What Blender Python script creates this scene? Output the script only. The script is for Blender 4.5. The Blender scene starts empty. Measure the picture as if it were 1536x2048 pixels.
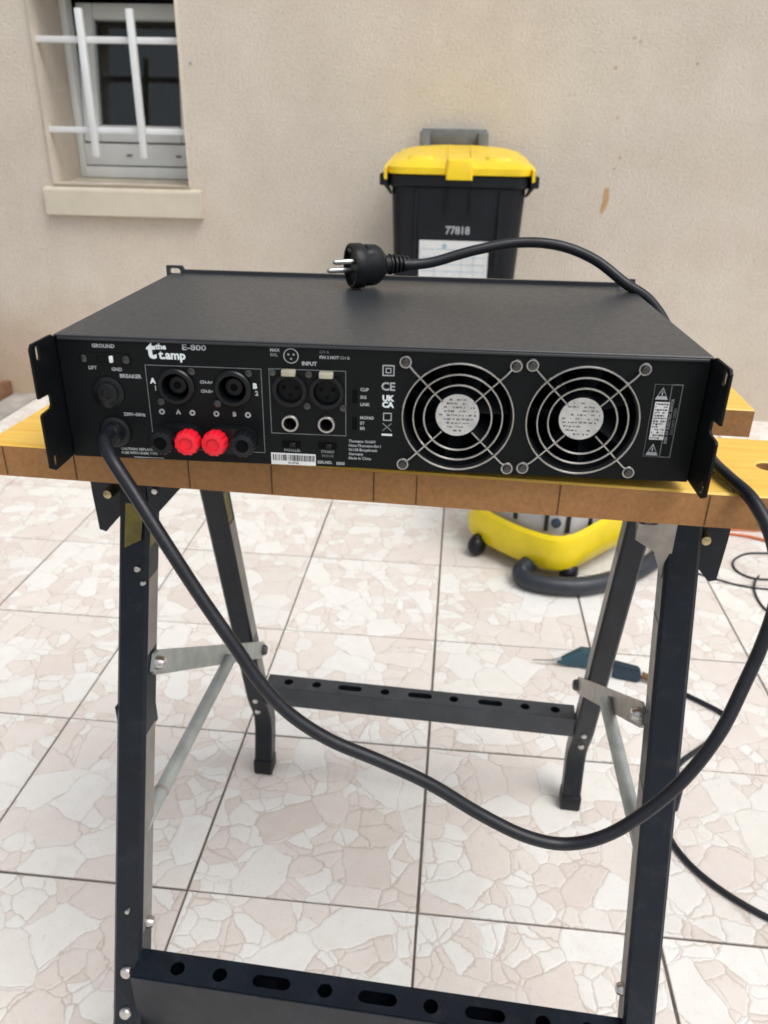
import bpy, bmesh, math, random
from mathutils import Vector, Matrix
R = math.radians
random.seed(7)

# ------------------------------------------------------------------ camera
scene = bpy.context.scene
COL = scene.collection
CAM_H = 0.9821
def cam_axes(pitch, roll, yaw):
    Rz = Matrix.Rotation(yaw, 3, 'Z')
    right = Vector((1, 0, 0)); fwd = Vector((0, math.cos(pitch), math.sin(pitch))); up = Vector((0, -math.sin(pitch), math.cos(pitch)))
    r2 = right * math.cos(roll) + up * math.sin(roll); u2 = -right * math.sin(roll) + up * math.cos(roll)
    return Rz @ r2, Rz @ u2, Rz @ fwd
cr, cu, cf = cam_axes(R(-25.7814), R(1.2019), R(5.0278))
cam_data = bpy.data.cameras.new('camera')
cam = bpy.data.objects.new('camera', cam_data); COL.objects.link(cam)
m = Matrix.Identity(4)
for i in range(3):
    m[i][0] = cr[i]; m[i][1] = cu[i]; m[i][2] = -cf[i]
m[0][3], m[1][3], m[2][3] = 0, 0, CAM_H
cam.matrix_world = m
cam_data.sensor_fit = 'VERTICAL'; cam_data.sensor_height = 36.0
cam_data.lens = 1571.0 / 2048.0 * 36.0
cam_data.clip_start = 0.02; cam_data.clip_end = 500
cam_data.dof.use_dof = True; cam_data.dof.focus_distance = 0.62; cam_data.dof.aperture_fstop = 11.0
scene.camera = cam

# ------------------------------------------------------------------ sky, sun, exposure
SUN_EL, SUN_AZ = R(60), R(128)       # azimuth measured clockwise from +Y: bright cloud high to the right
world = bpy.data.worlds.new('World'); scene.world = world; world.use_nodes = True
wn = world.node_tree.nodes; wl = world.node_tree.links; wn.clear()
wo = wn.new('ShaderNodeOutputWorld'); bg = wn.new('ShaderNodeBackground'); sky = wn.new('ShaderNodeTexSky'); hs = wn.new('ShaderNodeHueSaturation')
sky.sky_type = 'NISHITA'; sky.sun_disc = False; sky.sun_elevation = SUN_EL; sky.sun_rotation = SUN_AZ
sky.air_density = 1.0; sky.dust_density = 4.0; sky.ozone_density = 1.0
hs.inputs['Saturation'].default_value = 0.35        # overcast: the cloud layer is nearly grey
bg.inputs['Strength'].default_value = 0.15
wl.new(sky.outputs[0], hs.inputs['Color']); wl.new(hs.outputs[0], bg.inputs['Color']); wl.new(bg.outputs[0], wo.inputs[0])
sun_d = bpy.data.lights.new('sun', 'SUN'); sun_d.energy = 1.2; sun_d.angle = R(34); sun_d.color = (1.0, 0.985, 0.96)
sun = bpy.data.objects.new('sun', sun_d); COL.objects.link(sun)
sd = Vector((math.sin(SUN_AZ) * math.cos(SUN_EL), math.cos(SUN_AZ) * math.cos(SUN_EL), math.sin(SUN_EL)))
sun.rotation_euler = sd.to_track_quat('Z', 'Y').to_euler(); sun.location = sd * 8
scene.view_settings.view_transform = 'Standard'; scene.view_settings.look = 'None'
scene.view_settings.exposure = 0.13; scene.view_settings.gamma = 1.0; scene.view_settings.use_curve_mapping = False
scene.render.engine = 'CYCLES'
scene.cycles.filter_width = 1.7

# ------------------------------------------------------------------ materials
def lin(r, g, b):
    f = lambda c: (c / 255 / 12.92) if c <= 10.3 else ((c / 255 + 0.055) / 1.055) ** 2.4
    return (f(r), f(g), f(b), 1)
def new_mat(name):
    mt = bpy.data.materials.new(name); mt.use_nodes = True
    nt = mt.node_tree; b = nt.nodes['Principled BSDF']
    return mt, nt, b
def node(nt, typ, **kw):
    n = nt.nodes.new(typ)
    for k, v in kw.items():
        if k in n.inputs: n.inputs[k].default_value = v
        else: setattr(n, k, v)
    return n
def ramp(nt, stops, fac=None, interp='LINEAR'):
    n = nt.nodes.new('ShaderNodeValToRGB'); e = n.color_ramp.elements; n.color_ramp.interpolation = interp
    while len(e) < len(stops): e.new(0.5)
    for el, (p, c) in zip(e, stops):
        el.position = p; el.color = c if len(c) == 4 else (*c, 1)
    if fac is not None: nt.links.new(fac, n.inputs[0])
    return n
def mixc(nt, fac, a, b, mode='MIX'):
    n = nt.nodes.new('ShaderNodeMix'); n.data_type = 'RGBA'; n.blend_type = mode
    for sock, v in ((n.inputs[0], fac), (n.inputs[6], a), (n.inputs[7], b)):
        if hasattr(v, 'is_output'): nt.links.new(v, sock)
        elif isinstance(v, (int, float)): sock.default_value = v
        else: sock.default_value = v
    return n.outputs[2]
def coords(nt, scale=None, kind='Object'):
    tc = nt.nodes.new('ShaderNodeTexCoord')
    if scale is None: return tc.outputs[kind]
    mp = nt.nodes.new('ShaderNodeMapping'); mp.inputs['Scale'].default_value = scale
    nt.links.new(tc.outputs[kind], mp.inputs[0]); return mp.outputs[0]
def noise(nt, vec, scale, detail=4, rough=0.55, distort=0.0):
    n = node(nt, 'ShaderNodeTexNoise', Scale=scale, Detail=detail, Roughness=rough, Distortion=distort)
    if vec is not None: nt.links.new(vec, n.inputs['Vector'])
    return n
def bump(nt, b, height, dist, strength=1.0, normal=None):
    n = node(nt, 'ShaderNodeBump', Strength=strength, Distance=dist)
    nt.links.new(height, n.inputs['Height'])
    if normal is not None: nt.links.new(normal, n.inputs['Normal'])
    nt.links.new(n.outputs[0], b.inputs['Normal']); return n.outputs[0]

def simple(name, col, rough=0.5, metal=0.0, spec=0.5, var=0.12, scale=30, bmp=0.0, bscale=300, dust=0.0):
    """plain paint / plastic / metal with grain, uneven gloss and optional dust"""
    mt, nt, b = new_mat(name)
    v = coords(nt)
    n1 = noise(nt, v, scale, 5)
    dark = tuple(c * (1 - var) for c in col[:3]) + (1,); light = tuple(min(1, c * (1 + var)) for c in col[:3]) + (1,)
    cr_ = ramp(nt, [(0.3, dark), (0.7, light)], n1.outputs[0])
    out = cr_.outputs[0]
    if dust > 0:
        n3 = noise(nt, v, 55, 8, 0.75)
        dr = ramp(nt, [(0.52, (0, 0, 0)), (0.80, (dust, dust, dust))], n3.outputs[0])
        out = mixc(nt, dr.outputs[0], out, (0.30, 0.29, 0.27, 1))
    nt.links.new(out, b.inputs['Base Color'])
    rr = ramp(nt, [(0.3, (rough * 0.85,) * 3), (0.75, (min(1, rough * 1.2),) * 3)], noise(nt, v, scale * 2.3, 4).outputs[0])
    nt.links.new(rr.outputs[0], b.inputs['Roughness'])
    b.inputs['Metallic'].default_value = metal; b.inputs['Specular IOR Level'].default_value = spec
    if bmp > 0: bump(nt, b, noise(nt, v, bscale, 3).outputs[0], bmp)
    return mt

M = {}
M['coat'] = simple('black_powder_coat', (0.005, 0.006, 0.0075, 1), 0.42, 0, 0.3, 0.15, 40, 0.00012, 1400, 0.02)
M['cover'] = simple('dusty_sky_sheen_cover_paint', (0.030, 0.034, 0.039, 1), 0.36, 0, 0.5, 0.02, 120, 0.0, 1600, 0.05)  # base lightened to paint in sky reflection on the lid, plus dust specks
M['panel'] = simple('black_panel_paint', (0.0030, 0.0042, 0.0050, 1), 0.5, 0, 0.20, 0.15, 40, 0.00006, 1400, 0.0)
M['leg'] = simple('navy_black_leg_paint', (0.0060, 0.0100, 0.0165, 1), 0.34, 0, 0.33, 0.25, 25, 0.0001, 500, 0.06)
M['crossbar'] = simple('dusty_sky_sheen_bar_paint', (0.042, 0.049, 0.058, 1), 0.36, 0, 0.5, 0.2, 25, 0.0001, 500, 0.12)  # greyed to carry sky reflection in the colour, besides its dust
M['facesheen'] = simple('leg_face_floor_reflection', (0.27, 0.255, 0.24, 1), 0.5, 0.2, 0.4, 0.15, 25)  # pale colour paints floor reflection onto the legs' inner faces
M['plastic'] = simple('black_plastic', (0.005, 0.006, 0.008, 1), 0.42, 0, 0.35, 0.2, 60)
M['cable'] = simple('black_cable_sheath', (0.007, 0.0085, 0.013, 1), 0.40, 0, 0.42, 0.2, 60, 0.0001, 700, 0.04)
M['steel'] = simple('nickel_steel', (0.58, 0.57, 0.55, 1), 0.30, 1.0, 0.5, 0.15, 120)
M['dsteel'] = simple('dull_screw_steel', (0.10, 0.10, 0.10, 1), 0.35, 1.0, 0.5, 0.2, 120)
M['galv'] = simple('galvanised_steel', (0.42, 0.455, 0.44, 1), 0.5, 0.55, 0.5, 0.16, 45, 0.0001, 400)
M['steelplate'] = simple('worn_bracket_steel', (0.36, 0.34, 0.31, 1), 0.45, 0.6, 0.5, 0.2, 60)
M['brass'] = simple('brass_bolt', (0.50, 0.42, 0.22, 1), 0.35, 1.0, 0.5, 0.2, 100)
M['red'] = simple('red_terminal_plastic', (0.80, 0.012, 0.03, 1), 0.30, 0, 0.5, 0.1, 80)
M['blackterm'] = simple('black_terminal_plastic', (0.005, 0.0065, 0.008, 1), 0.34, 0, 0.35, 0.2, 80)
M['tab'] = simple('ivory_tab', (0.50, 0.47, 0.36, 1), 0.4, 0.3, 0.5, 0.1, 80)
M['print'] = simple('grey_white_screen_print', (0.36, 0.39, 0.40, 1), 0.6, 0, 0.3, 0.25, 200)
M['printdim'] = simple('faint_grey_screen_print', (0.17, 0.185, 0.19, 1), 0.6, 0, 0.3, 0.2, 200)
M['logo'] = simple('white_logo_print', (0.70, 0.76, 0.78, 1), 0.6, 0, 0.3, 0.05, 200)
M['whitelabel'] = simple('white_label_paper', (0.72, 0.73, 0.72, 1), 0.6, 0, 0.3, 0.06, 60)
M['fanlabel'] = simple('fan_hub_label', (0.60, 0.60, 0.58, 1), 0.35, 0.35, 0.5, 0.15, 150)
M['ink'] = simple('dark_ink', (0.02, 0.022, 0.025, 1), 0.7, 0, 0.2, 0.1, 60)
M['greyink'] = simple('grey_ink', (0.17, 0.18, 0.19, 1), 0.7, 0, 0.2, 0.1, 60)
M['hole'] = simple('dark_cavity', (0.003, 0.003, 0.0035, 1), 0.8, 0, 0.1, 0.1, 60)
M['mdf'] = None
M['whitepaint'] = simple('white_paint', (0.74, 0.76, 0.76, 1), 0.35, 0, 0.5, 0.04, 12)
M['pvc'] = simple('grey_white_pvc', (0.72, 0.745, 0.74, 1), 0.4, 0, 0.5, 0.06, 8)
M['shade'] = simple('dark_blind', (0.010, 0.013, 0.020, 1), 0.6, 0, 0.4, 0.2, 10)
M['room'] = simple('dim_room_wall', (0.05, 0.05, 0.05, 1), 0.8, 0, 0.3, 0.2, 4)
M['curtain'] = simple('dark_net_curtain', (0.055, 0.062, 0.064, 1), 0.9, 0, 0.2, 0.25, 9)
M['binbody'] = simple('blue_black_bin_plastic', (0.005, 0.007, 0.011, 1), 0.42, 0, 0.35, 0.2, 14, 0.0003, 200, 0.025)
M['binlid'] = simple('yellow_bin_lid', (0.86, 0.60, 0.015, 1), 0.34, 0, 0.5, 0.12, 14, 0.0002, 200)
M['binhandle'] = simple('grey_plastic_handle', (0.16, 0.17, 0.185, 1), 0.5, 0, 0.4, 0.2, 30)
M['yellow'] = simple('yellow_vacuum_plastic', (0.76, 0.58, 0.008, 1), 0.35, 0, 0.5, 0.08, 14)
M['greyshell'] = simple('light_grey_shell', (0.42, 0.41, 0.42, 1), 0.45, 0, 0.5, 0.08, 20)
M['hose'] = simple('blue_black_hose', (0.02, 0.025, 0.034, 1), 0.45, 0, 0.5, 0.2, 30)
M['teal'] = simple('teal_tool_plastic', (0.018, 0.07, 0.10, 1), 0.35, 0, 0.5, 0.2, 40)
M['tealdark'] = simple('navy_tool_grip', (0.012, 0.03, 0.05, 1), 0.5, 0, 0.5, 0.2, 40)
M['brownrubber'] = simple('brown_cord_sleeve', (0.15, 0.075, 0.035, 1), 0.6, 0, 0.3, 0.2, 60)
M['orange'] = simple('orange_cord_sheath', (0.62, 0.16, 0.06, 1), 0.5, 0, 0.4, 0.1, 30)
M['olive'] = simple('olive_yellow_patch', (0.16, 0.13, 0.018, 1), 0.4, 0, 0.5, 0.35, 60)
M['bluemark'] = simple('pale_blue_print', (0.30, 0.45, 0.55, 1), 0.6, 0, 0.3, 0.1, 60)
M['edgeline'] = simple('dark_edge_joint', (0.10, 0.055, 0.026, 1), 0.8, 0, 0.2, 0.2, 40)
M['timber'] = simple('weathered_brown_timber', (0.20, 0.105, 0.06, 1), 0.8, 0, 0.3, 0.4, 18, 0.002, 60)

def mat_wall():
    mt, nt, b = new_mat('beige_rendered_plaster')
    v = coords(nt)
    big = noise(nt, v, 0.9, 4, 0.6); mid = noise(nt, v, 5, 6, 0.65); fine = noise(nt, v, 90, 6, 0.7)
    c1 = ramp(nt, [(0.30, lin(227, 215, 200)), (0.52, lin(231, 222, 209)), (0.72, lin(233, 225, 211))], big.outputs[0])
    c2 = ramp(nt, [(0.3, (0.90, 0.885, 0.86)), (0.7, (1.0, 1.0, 1.0))], mid.outputs[0])
    col = mixc(nt, 1.0, c1.outputs[0], c2.outputs[0], 'MULTIPLY')
    c3 = ramp(nt, [(0.30, (0.82, 0.80, 0.77)), (0.5, (1, 1, 1))], fine.outputs[0])
    col = mixc(nt, 0.7, col, c3.outputs[0], 'MULTIPLY')
    patch = noise(nt, v, 2.3, 3, 0.5); pk = ramp(nt, [(0.35, (0.965, 0.955, 0.95)), (0.65, (1.0, 1.0, 0.985))], patch.outputs[0])
    col = mixc(nt, 1.0, col, pk.outputs[0], 'MULTIPLY')
    # splashed earth at the foot of the wall, most of it below the window
    sep = node(nt, 'ShaderNodeSeparateXYZ'); nt.links.new(v, sep.inputs[0])
    def mapr(sock, a, b_, c, d, smooth=True):
        n = node(nt, 'ShaderNodeMapRange'); n.interpolation_type = 'SMOOTHSTEP' if smooth else 'LINEAR'
        nt.links.new(sock, n.inputs[0])
        for i, x in enumerate((a, b_, c, d)): n.inputs[1 + i].default_value = x
        return n.outputs[0]
    def math_(op, a, b_=None):
        n = node(nt, 'ShaderNodeMath', operation=op)
        for i, x in enumerate((a, b_)):
            if x is None: continue
            if hasattr(x, 'is_output'): nt.links.new(x, n.inputs[i])
            else: n.inputs[i].default_value = x
        return n.outputs[0]
    zed = math_('ADD', sep.outputs[2], math_('MULTIPLY', mid.outputs[0], 0.25))
    low = mapr(zed, 0.20, 0.62, 1, 0)
    left = mapr(sep.outputs[0], -1.3, -0.2, 1.0, 0.25)
    col = mixc(nt, math_('MULTIPLY', math_('MULTIPLY', low, left), 0.75), col, lin(190, 163, 134))
    # small rust spots and one rust run
    def spot(x, z, rx, rz, colr, amt, colin, soft=0.35):
        dx = math_('DIVIDE', math_('SUBTRACT', sep.outputs[0], x), rx); dz = math_('DIVIDE', math_('SUBTRACT', sep.outputs[2], z), rz)
        d = math_('ADD', math_('MULTIPLY', dx, dx), math_('MULTIPLY', dz, dz))
        d = math_('ADD', d, math_('MULTIPLY', math_('SUBTRACT', fine.outputs[0], 0.5), 2.2))
        return mixc(nt, math_('MULTIPLY', mapr(d, 1.3, soft, 0, 1), amt), colin, colr)
    col = spot(0.490, 0.790, 0.012, 0.040, lin(198, 146, 74), 0.75, col)
    col = spot(0.482, 0.755, 0.008, 0.020, lin(196, 150, 80), 0.7, col)
    for (x, z, r, c) in ((0.468, 1.188, 0.008, (160, 118, 78)), (0.727, 1.202, 0.006, (80, 66, 58)), (-0.952, 1.18, 0.007, (92, 80, 68)), (0.494, 1.042, 0.008, (176, 138, 104)), (0.52, 0.92, 0.007, (160, 118, 90)), (0.505, 0.885, 0.006, (166, 126, 96)), (0.535, 1.262, 0.008, (158, 128, 110)), (0.515, 1.272, 0.006, (150, 120, 100))):
        col = spot(x, z, r * .8, r * .8, lin(*[min(255, q + 26) for q in c]), 0.6, col)
    nt.links.new(col, b.inputs['Base Color']); b.inputs['Roughness'].default_value = 0.92; b.inputs['Specular IOR Level'].default_value = 0.2
    g = noise(nt, v, 125, 5, 0.7, 0.1); g2 = noise(nt, v, 300, 3)
    h = math_('ADD', math_('MULTIPLY', ramp(nt, [(0.35, (0, 0, 0)), (0.68, (1, 1, 1))], g.outputs[0]).outputs[0], 1.0), math_('MULTIPLY', g2.outputs[0], 0.25))
    bump(nt, b, h, 0.0024, 1.0)
    return mt
M['wall'] = mat_wall()
M['stone'] = simple('pale_sill_concrete', (0.60, 0.545, 0.435, 1), 0.8, 0, 0.3, 0.06, 14, 0.0008, 120)
M['concrete'] = simple('grey_concrete', (0.36, 0.34, 0.31, 1), 0.9, 0, 0.2, 0.25, 12, 0.003, 60)
M['soil'] = simple('dark_garden_soil', (0.09, 0.065, 0.045, 1), 0.95, 0, 0.1, 0.4, 10, 0.01, 40)
M['grout'] = simple('brown_grey_grout', (0.15, 0.125, 0.105, 1), 0.95, 0, 0.1, 0.3, 25, 0.001, 200)

def mat_tile():
    """ceramic tile printed with a crazy-paving pattern of white and pink stones"""
    mt, nt, b = new_mat('crazy_paving_print_tile')
    v = coords(nt)
    oi = node(nt, 'ShaderNodeObjectInfo')
    off = node(nt, 'ShaderNodeCombineXYZ')
    rnd = node(nt, 'ShaderNodeMath', operation='MULTIPLY'); rnd.inputs[1].default_value = 6.0; nt.links.new(oi.outputs['Random'], rnd.inputs[0])
    fl = node(nt, 'ShaderNodeMath', operation='FLOOR'); nt.links.new(rnd.outputs[0], fl.inputs[0])   # six printed designs
    for i, k in enumerate((3.7, 5.3, 0.0)):
        mm = node(nt, 'ShaderNodeMath', operation='MULTIPLY'); mm.inputs[1].default_value = k; nt.links.new(fl.outputs[0], mm.inputs[0]); nt.links.new(mm.outputs[0], off.inputs[i])
    add = node(nt, 'ShaderNodeVectorMath', operation='ADD'); nt.links.new(v, add.inputs[0]); nt.links.new(off.outputs[0], add.inputs[1])
    p = add.outputs[0]
    wob = noise(nt, p, 14, 4, 0.6)
    sub = node(nt, 'ShaderNodeVectorMath', operation='SUBTRACT'); nt.links.new(wob.outputs[1], sub.inputs[0]); sub.inputs[1].default_value = (0.5, 0.5, 0.5)
    sc = node(nt, 'ShaderNodeVectorMath', operation='SCALE'); nt.links.new(sub.outputs[0], sc.inputs[0]); sc.inputs['Scale'].default_value = 0.040
    ad2 = node(nt, 'ShaderNodeVectorMath', operation='ADD'); nt.links.new(p, ad2.inputs[0]); nt.links.new(sc.outputs[0], ad2.inputs[1])
    pw = ad2.outputs[0]
    def vor(feature, scale):
        n = nt.nodes.new('ShaderNodeTexVoronoi'); n.voronoi_dimensions = '2D'; n.feature = feature; n.inputs['Scale'].default_value = scale
        n.inputs['Randomness'].default_value = 1.0
        nt.links.new(pw, n.inputs['Vector']); return n
    SC, SC2 = 14.5, 30.0
    vc = vor('F1', SC); ve = vor('DISTANCE_TO_EDGE', SC); vc2 = vor('F1', SC2); ve2 = vor('DISTANCE_TO_EDGE', SC2)
    sepc = node(nt, 'ShaderNodeSeparateColor'); nt.links.new(vc.outputs['Color'], sepc.inputs[0])
    sepc2 = node(nt, 'ShaderNodeSeparateColor'); nt.links.new(vc2.outputs['Color'], sepc2.inputs[0])
    small = node(nt, 'ShaderNodeMath', operation='GREATER_THAN'); nt.links.new(sepc.outputs[1], small.inputs[0]); small.inputs[1].default_value = 0.52   # these stones are broken into small pieces
    pick = mixc(nt, small.outputs[0], sepc.outputs[0], sepc2.outputs[0])
    cell = ramp(nt, [(0.0, lin(233, 232, 227)), (0.40, lin(230, 228, 222)), (0.48, lin(229, 224, 217)), (0.55, lin(224, 216, 209)), (0.80, lin(226, 219, 212)), (1.0, lin(219, 210, 202))], pick)
    sepf = node(nt, 'ShaderNodeMath', operation='DIVIDE'); nt.links.new(ve2.outputs['Distance'], sepf.inputs[0]); sepf.inputs[1].default_value = SC2 / SC
    inv_ = node(nt, 'ShaderNodeMath', operation='SUBTRACT'); inv_.inputs[0].default_value = 1.0; nt.links.new(small.outputs[0], inv_.inputs[1])
    far_ = node(nt, 'ShaderNodeMath', operation='ADD'); nt.links.new(sepf.outputs[0], far_.inputs[0]); nt.links.new(inv_.outputs[0], far_.inputs[1])
    emin = node(nt, 'ShaderNodeMath', operation='MINIMUM'); nt.links.new(ve.outputs['Distance'], emin.inputs[0]); nt.links.new(far_.outputs[0], emin.inputs[1])
    blotch = noise(nt, p, 30, 6, 0.7)
    tint = ramp(nt, [(0.3, (0.93, 0.91, 0.89)), (0.62, (1, 1, 1))], blotch.outputs[0])
    col = mixc(nt, 0.8, cell.outputs[0], tint.outputs[0], 'MULTIPLY')
    speck = noise(nt, p, 260, 3, 0.6)
    sr = ramp(nt, [(0.30, (0.66, 0.60, 0.55)), (0.385, (1, 1, 1))], speck.outputs[0])
    col = mixc(nt, 0.55, col, sr.outputs[0], 'MULTIPLY')
    # stone outlines: thin and broken
    brk = noise(nt, p, 22, 3, 0.6)
    wid = node(nt, 'ShaderNodeMapRange'); nt.links.new(brk.outputs[0], wid.inputs[0])
    for i, x in enumerate((0.38, 0.66, 0.004, 0.028)): wid.inputs[1 + i].default_value = x
    lt = node(nt, 'ShaderNodeMath', operation='DIVIDE'); nt.links.new(emin.outputs[0], lt.inputs[0]); nt.links.new(wid.outputs[0], lt.inputs[1])
    lr = ramp(nt, [(0.35, (1, 1, 1)), (1.0, (0, 0, 0))], lt.outputs[0])
    lamt = node(nt, 'ShaderNodeMath', operation='MULTIPLY'); lamt.inputs[1].default_value = 0.46; nt.links.new(lr.outputs[0], lamt.inputs[0])
    col = mixc(nt, lamt.outputs[0], col, lin(166, 147, 131))
    # scuffs and rusty-pink stains of the print, grime along the edges
    st = noise(nt, p, 11, 5, 0.7); sr2 = ramp(nt, [(0.62, (0, 0, 0)), (0.78, (0.5, 0.5, 0.5))], st.outputs[0])
    col = mixc(nt, sr2.outputs[0], col, lin(214, 198, 186))
    pit = noise(nt, p, 120, 4, 0.75); pr = ramp(nt, [(0.29, (0.50, 0.45, 0.40)), (0.36, (1, 1, 1))], pit.outputs[0])
    col = mixc(nt, 0.7, col, pr.outputs[0], 'MULTIPLY')
    # dirt film that differs from tile to tile
    fil = noise(nt, coords(nt, None, 'Object'), 2.2, 4)
    tone = ramp(nt, [(0.0, (0.93, 0.925, 0.92)), (1.0, (1, 1, 1))], oi.outputs['Random'])
    col = mixc(nt, 1.0, col, tone.outputs[0], 'MULTIPLY')
    nt.links.new(col, b.inputs['Base Color'])
    rr = ramp(nt, [(0.3, (0.42,) * 3), (0.7, (0.6,) * 3)], blotch.outputs[0]); nt.links.new(rr.outputs[0], b.inputs['Roughness'])
    b.inputs['Specular IOR Level'].default_value = 0.4
    hr = ramp(nt, [(0.0, (0, 0, 0)), (0.05, (1, 1, 1))], emin.outputs[0])
    hb = mixc(nt, 0.25, hr.outputs[0], speck.outputs[0])
    bump(nt, b, hb, 0.0008, 1.0)
    return mt
M['tile'] = mat_tile()

def mat_board(name, side):
    mt, nt, b = new_mat(name)
    if side:
        v = coords(nt, (1, 1, 1)); n = noise(nt, v, 260, 4, 0.7); n2 = noise(nt, v, 7, 4)
        c = ramp(nt, [(0.3, lin(146, 104, 60)), (0.7, lin(168, 124, 76))], n.outputs[0])
        c2 = ramp(nt, [(0.3, (0.90, 0.90, 0.91)), (0.7, (1.04, 1.0, 0.98))], n2.outputs[0])
        col = mixc(nt, 1.0, c.outputs[0], c2.outputs[0], 'MULTIPLY'); ro = 0.75
        bump(nt, b, n.outputs[0], 0.0004)
    else:
        v = coords(nt, (2.2, 34, 34)); n = noise(nt, v, 3.2, 6, 0.62, 0.4)
        c = ramp(nt, [(0.3, lin(234, 180, 66)), (0.55, lin(244, 198, 88)), (0.75, lin(245, 206, 105))], n.outputs[0])
        n2 = noise(nt, coords(nt), 60, 6, 0.75); d = ramp(nt, [(0.62, (0, 0, 0)), (0.78, (0.45,) * 3)], n2.outputs[0])
        col = mixc(nt, d.outputs[0], c.outputs[0], lin(160, 120, 60)); ro = 0.45
        bump(nt, b, n.outputs[0], 0.0002)
    nt.links.new(col, b.inputs['Base Color']); b.inputs['Roughness'].default_value = ro
    return mt
M['boardtop'] = mat_board('yellow_lacquered_board_face', False)
M['mdf'] = mat_board('brown_fibreboard_edge', True)

def mat_glass():
    mt = bpy.data.materials.new('window_glass'); mt.use_nodes = True; nt = mt.node_tree; nt.nodes.clear()
    o = nt.nodes.new('ShaderNodeOutputMaterial'); tr = nt.nodes.new('ShaderNodeBsdfTransparent'); gl = nt.nodes.new('ShaderNodeBsdfGlossy'); mx = nt.nodes.new('ShaderNodeMixShader'); fr = nt.nodes.new('ShaderNodeFresnel')
    tr.inputs[0].default_value = (0.75, 0.80, 0.79, 1); gl.inputs['Roughness'].default_value = 0.03; fr.inputs[0].default_value = 1.5
    nt.links.new(fr.outputs[0], mx.inputs[0]); nt.links.new(tr.outputs[0], mx.inputs[1]); nt.links.new(gl.outputs[0], mx.inputs[2]); nt.links.new(mx.outputs[0], o.inputs[0])
    return mt
M['glass'] = mat_glass()

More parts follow.
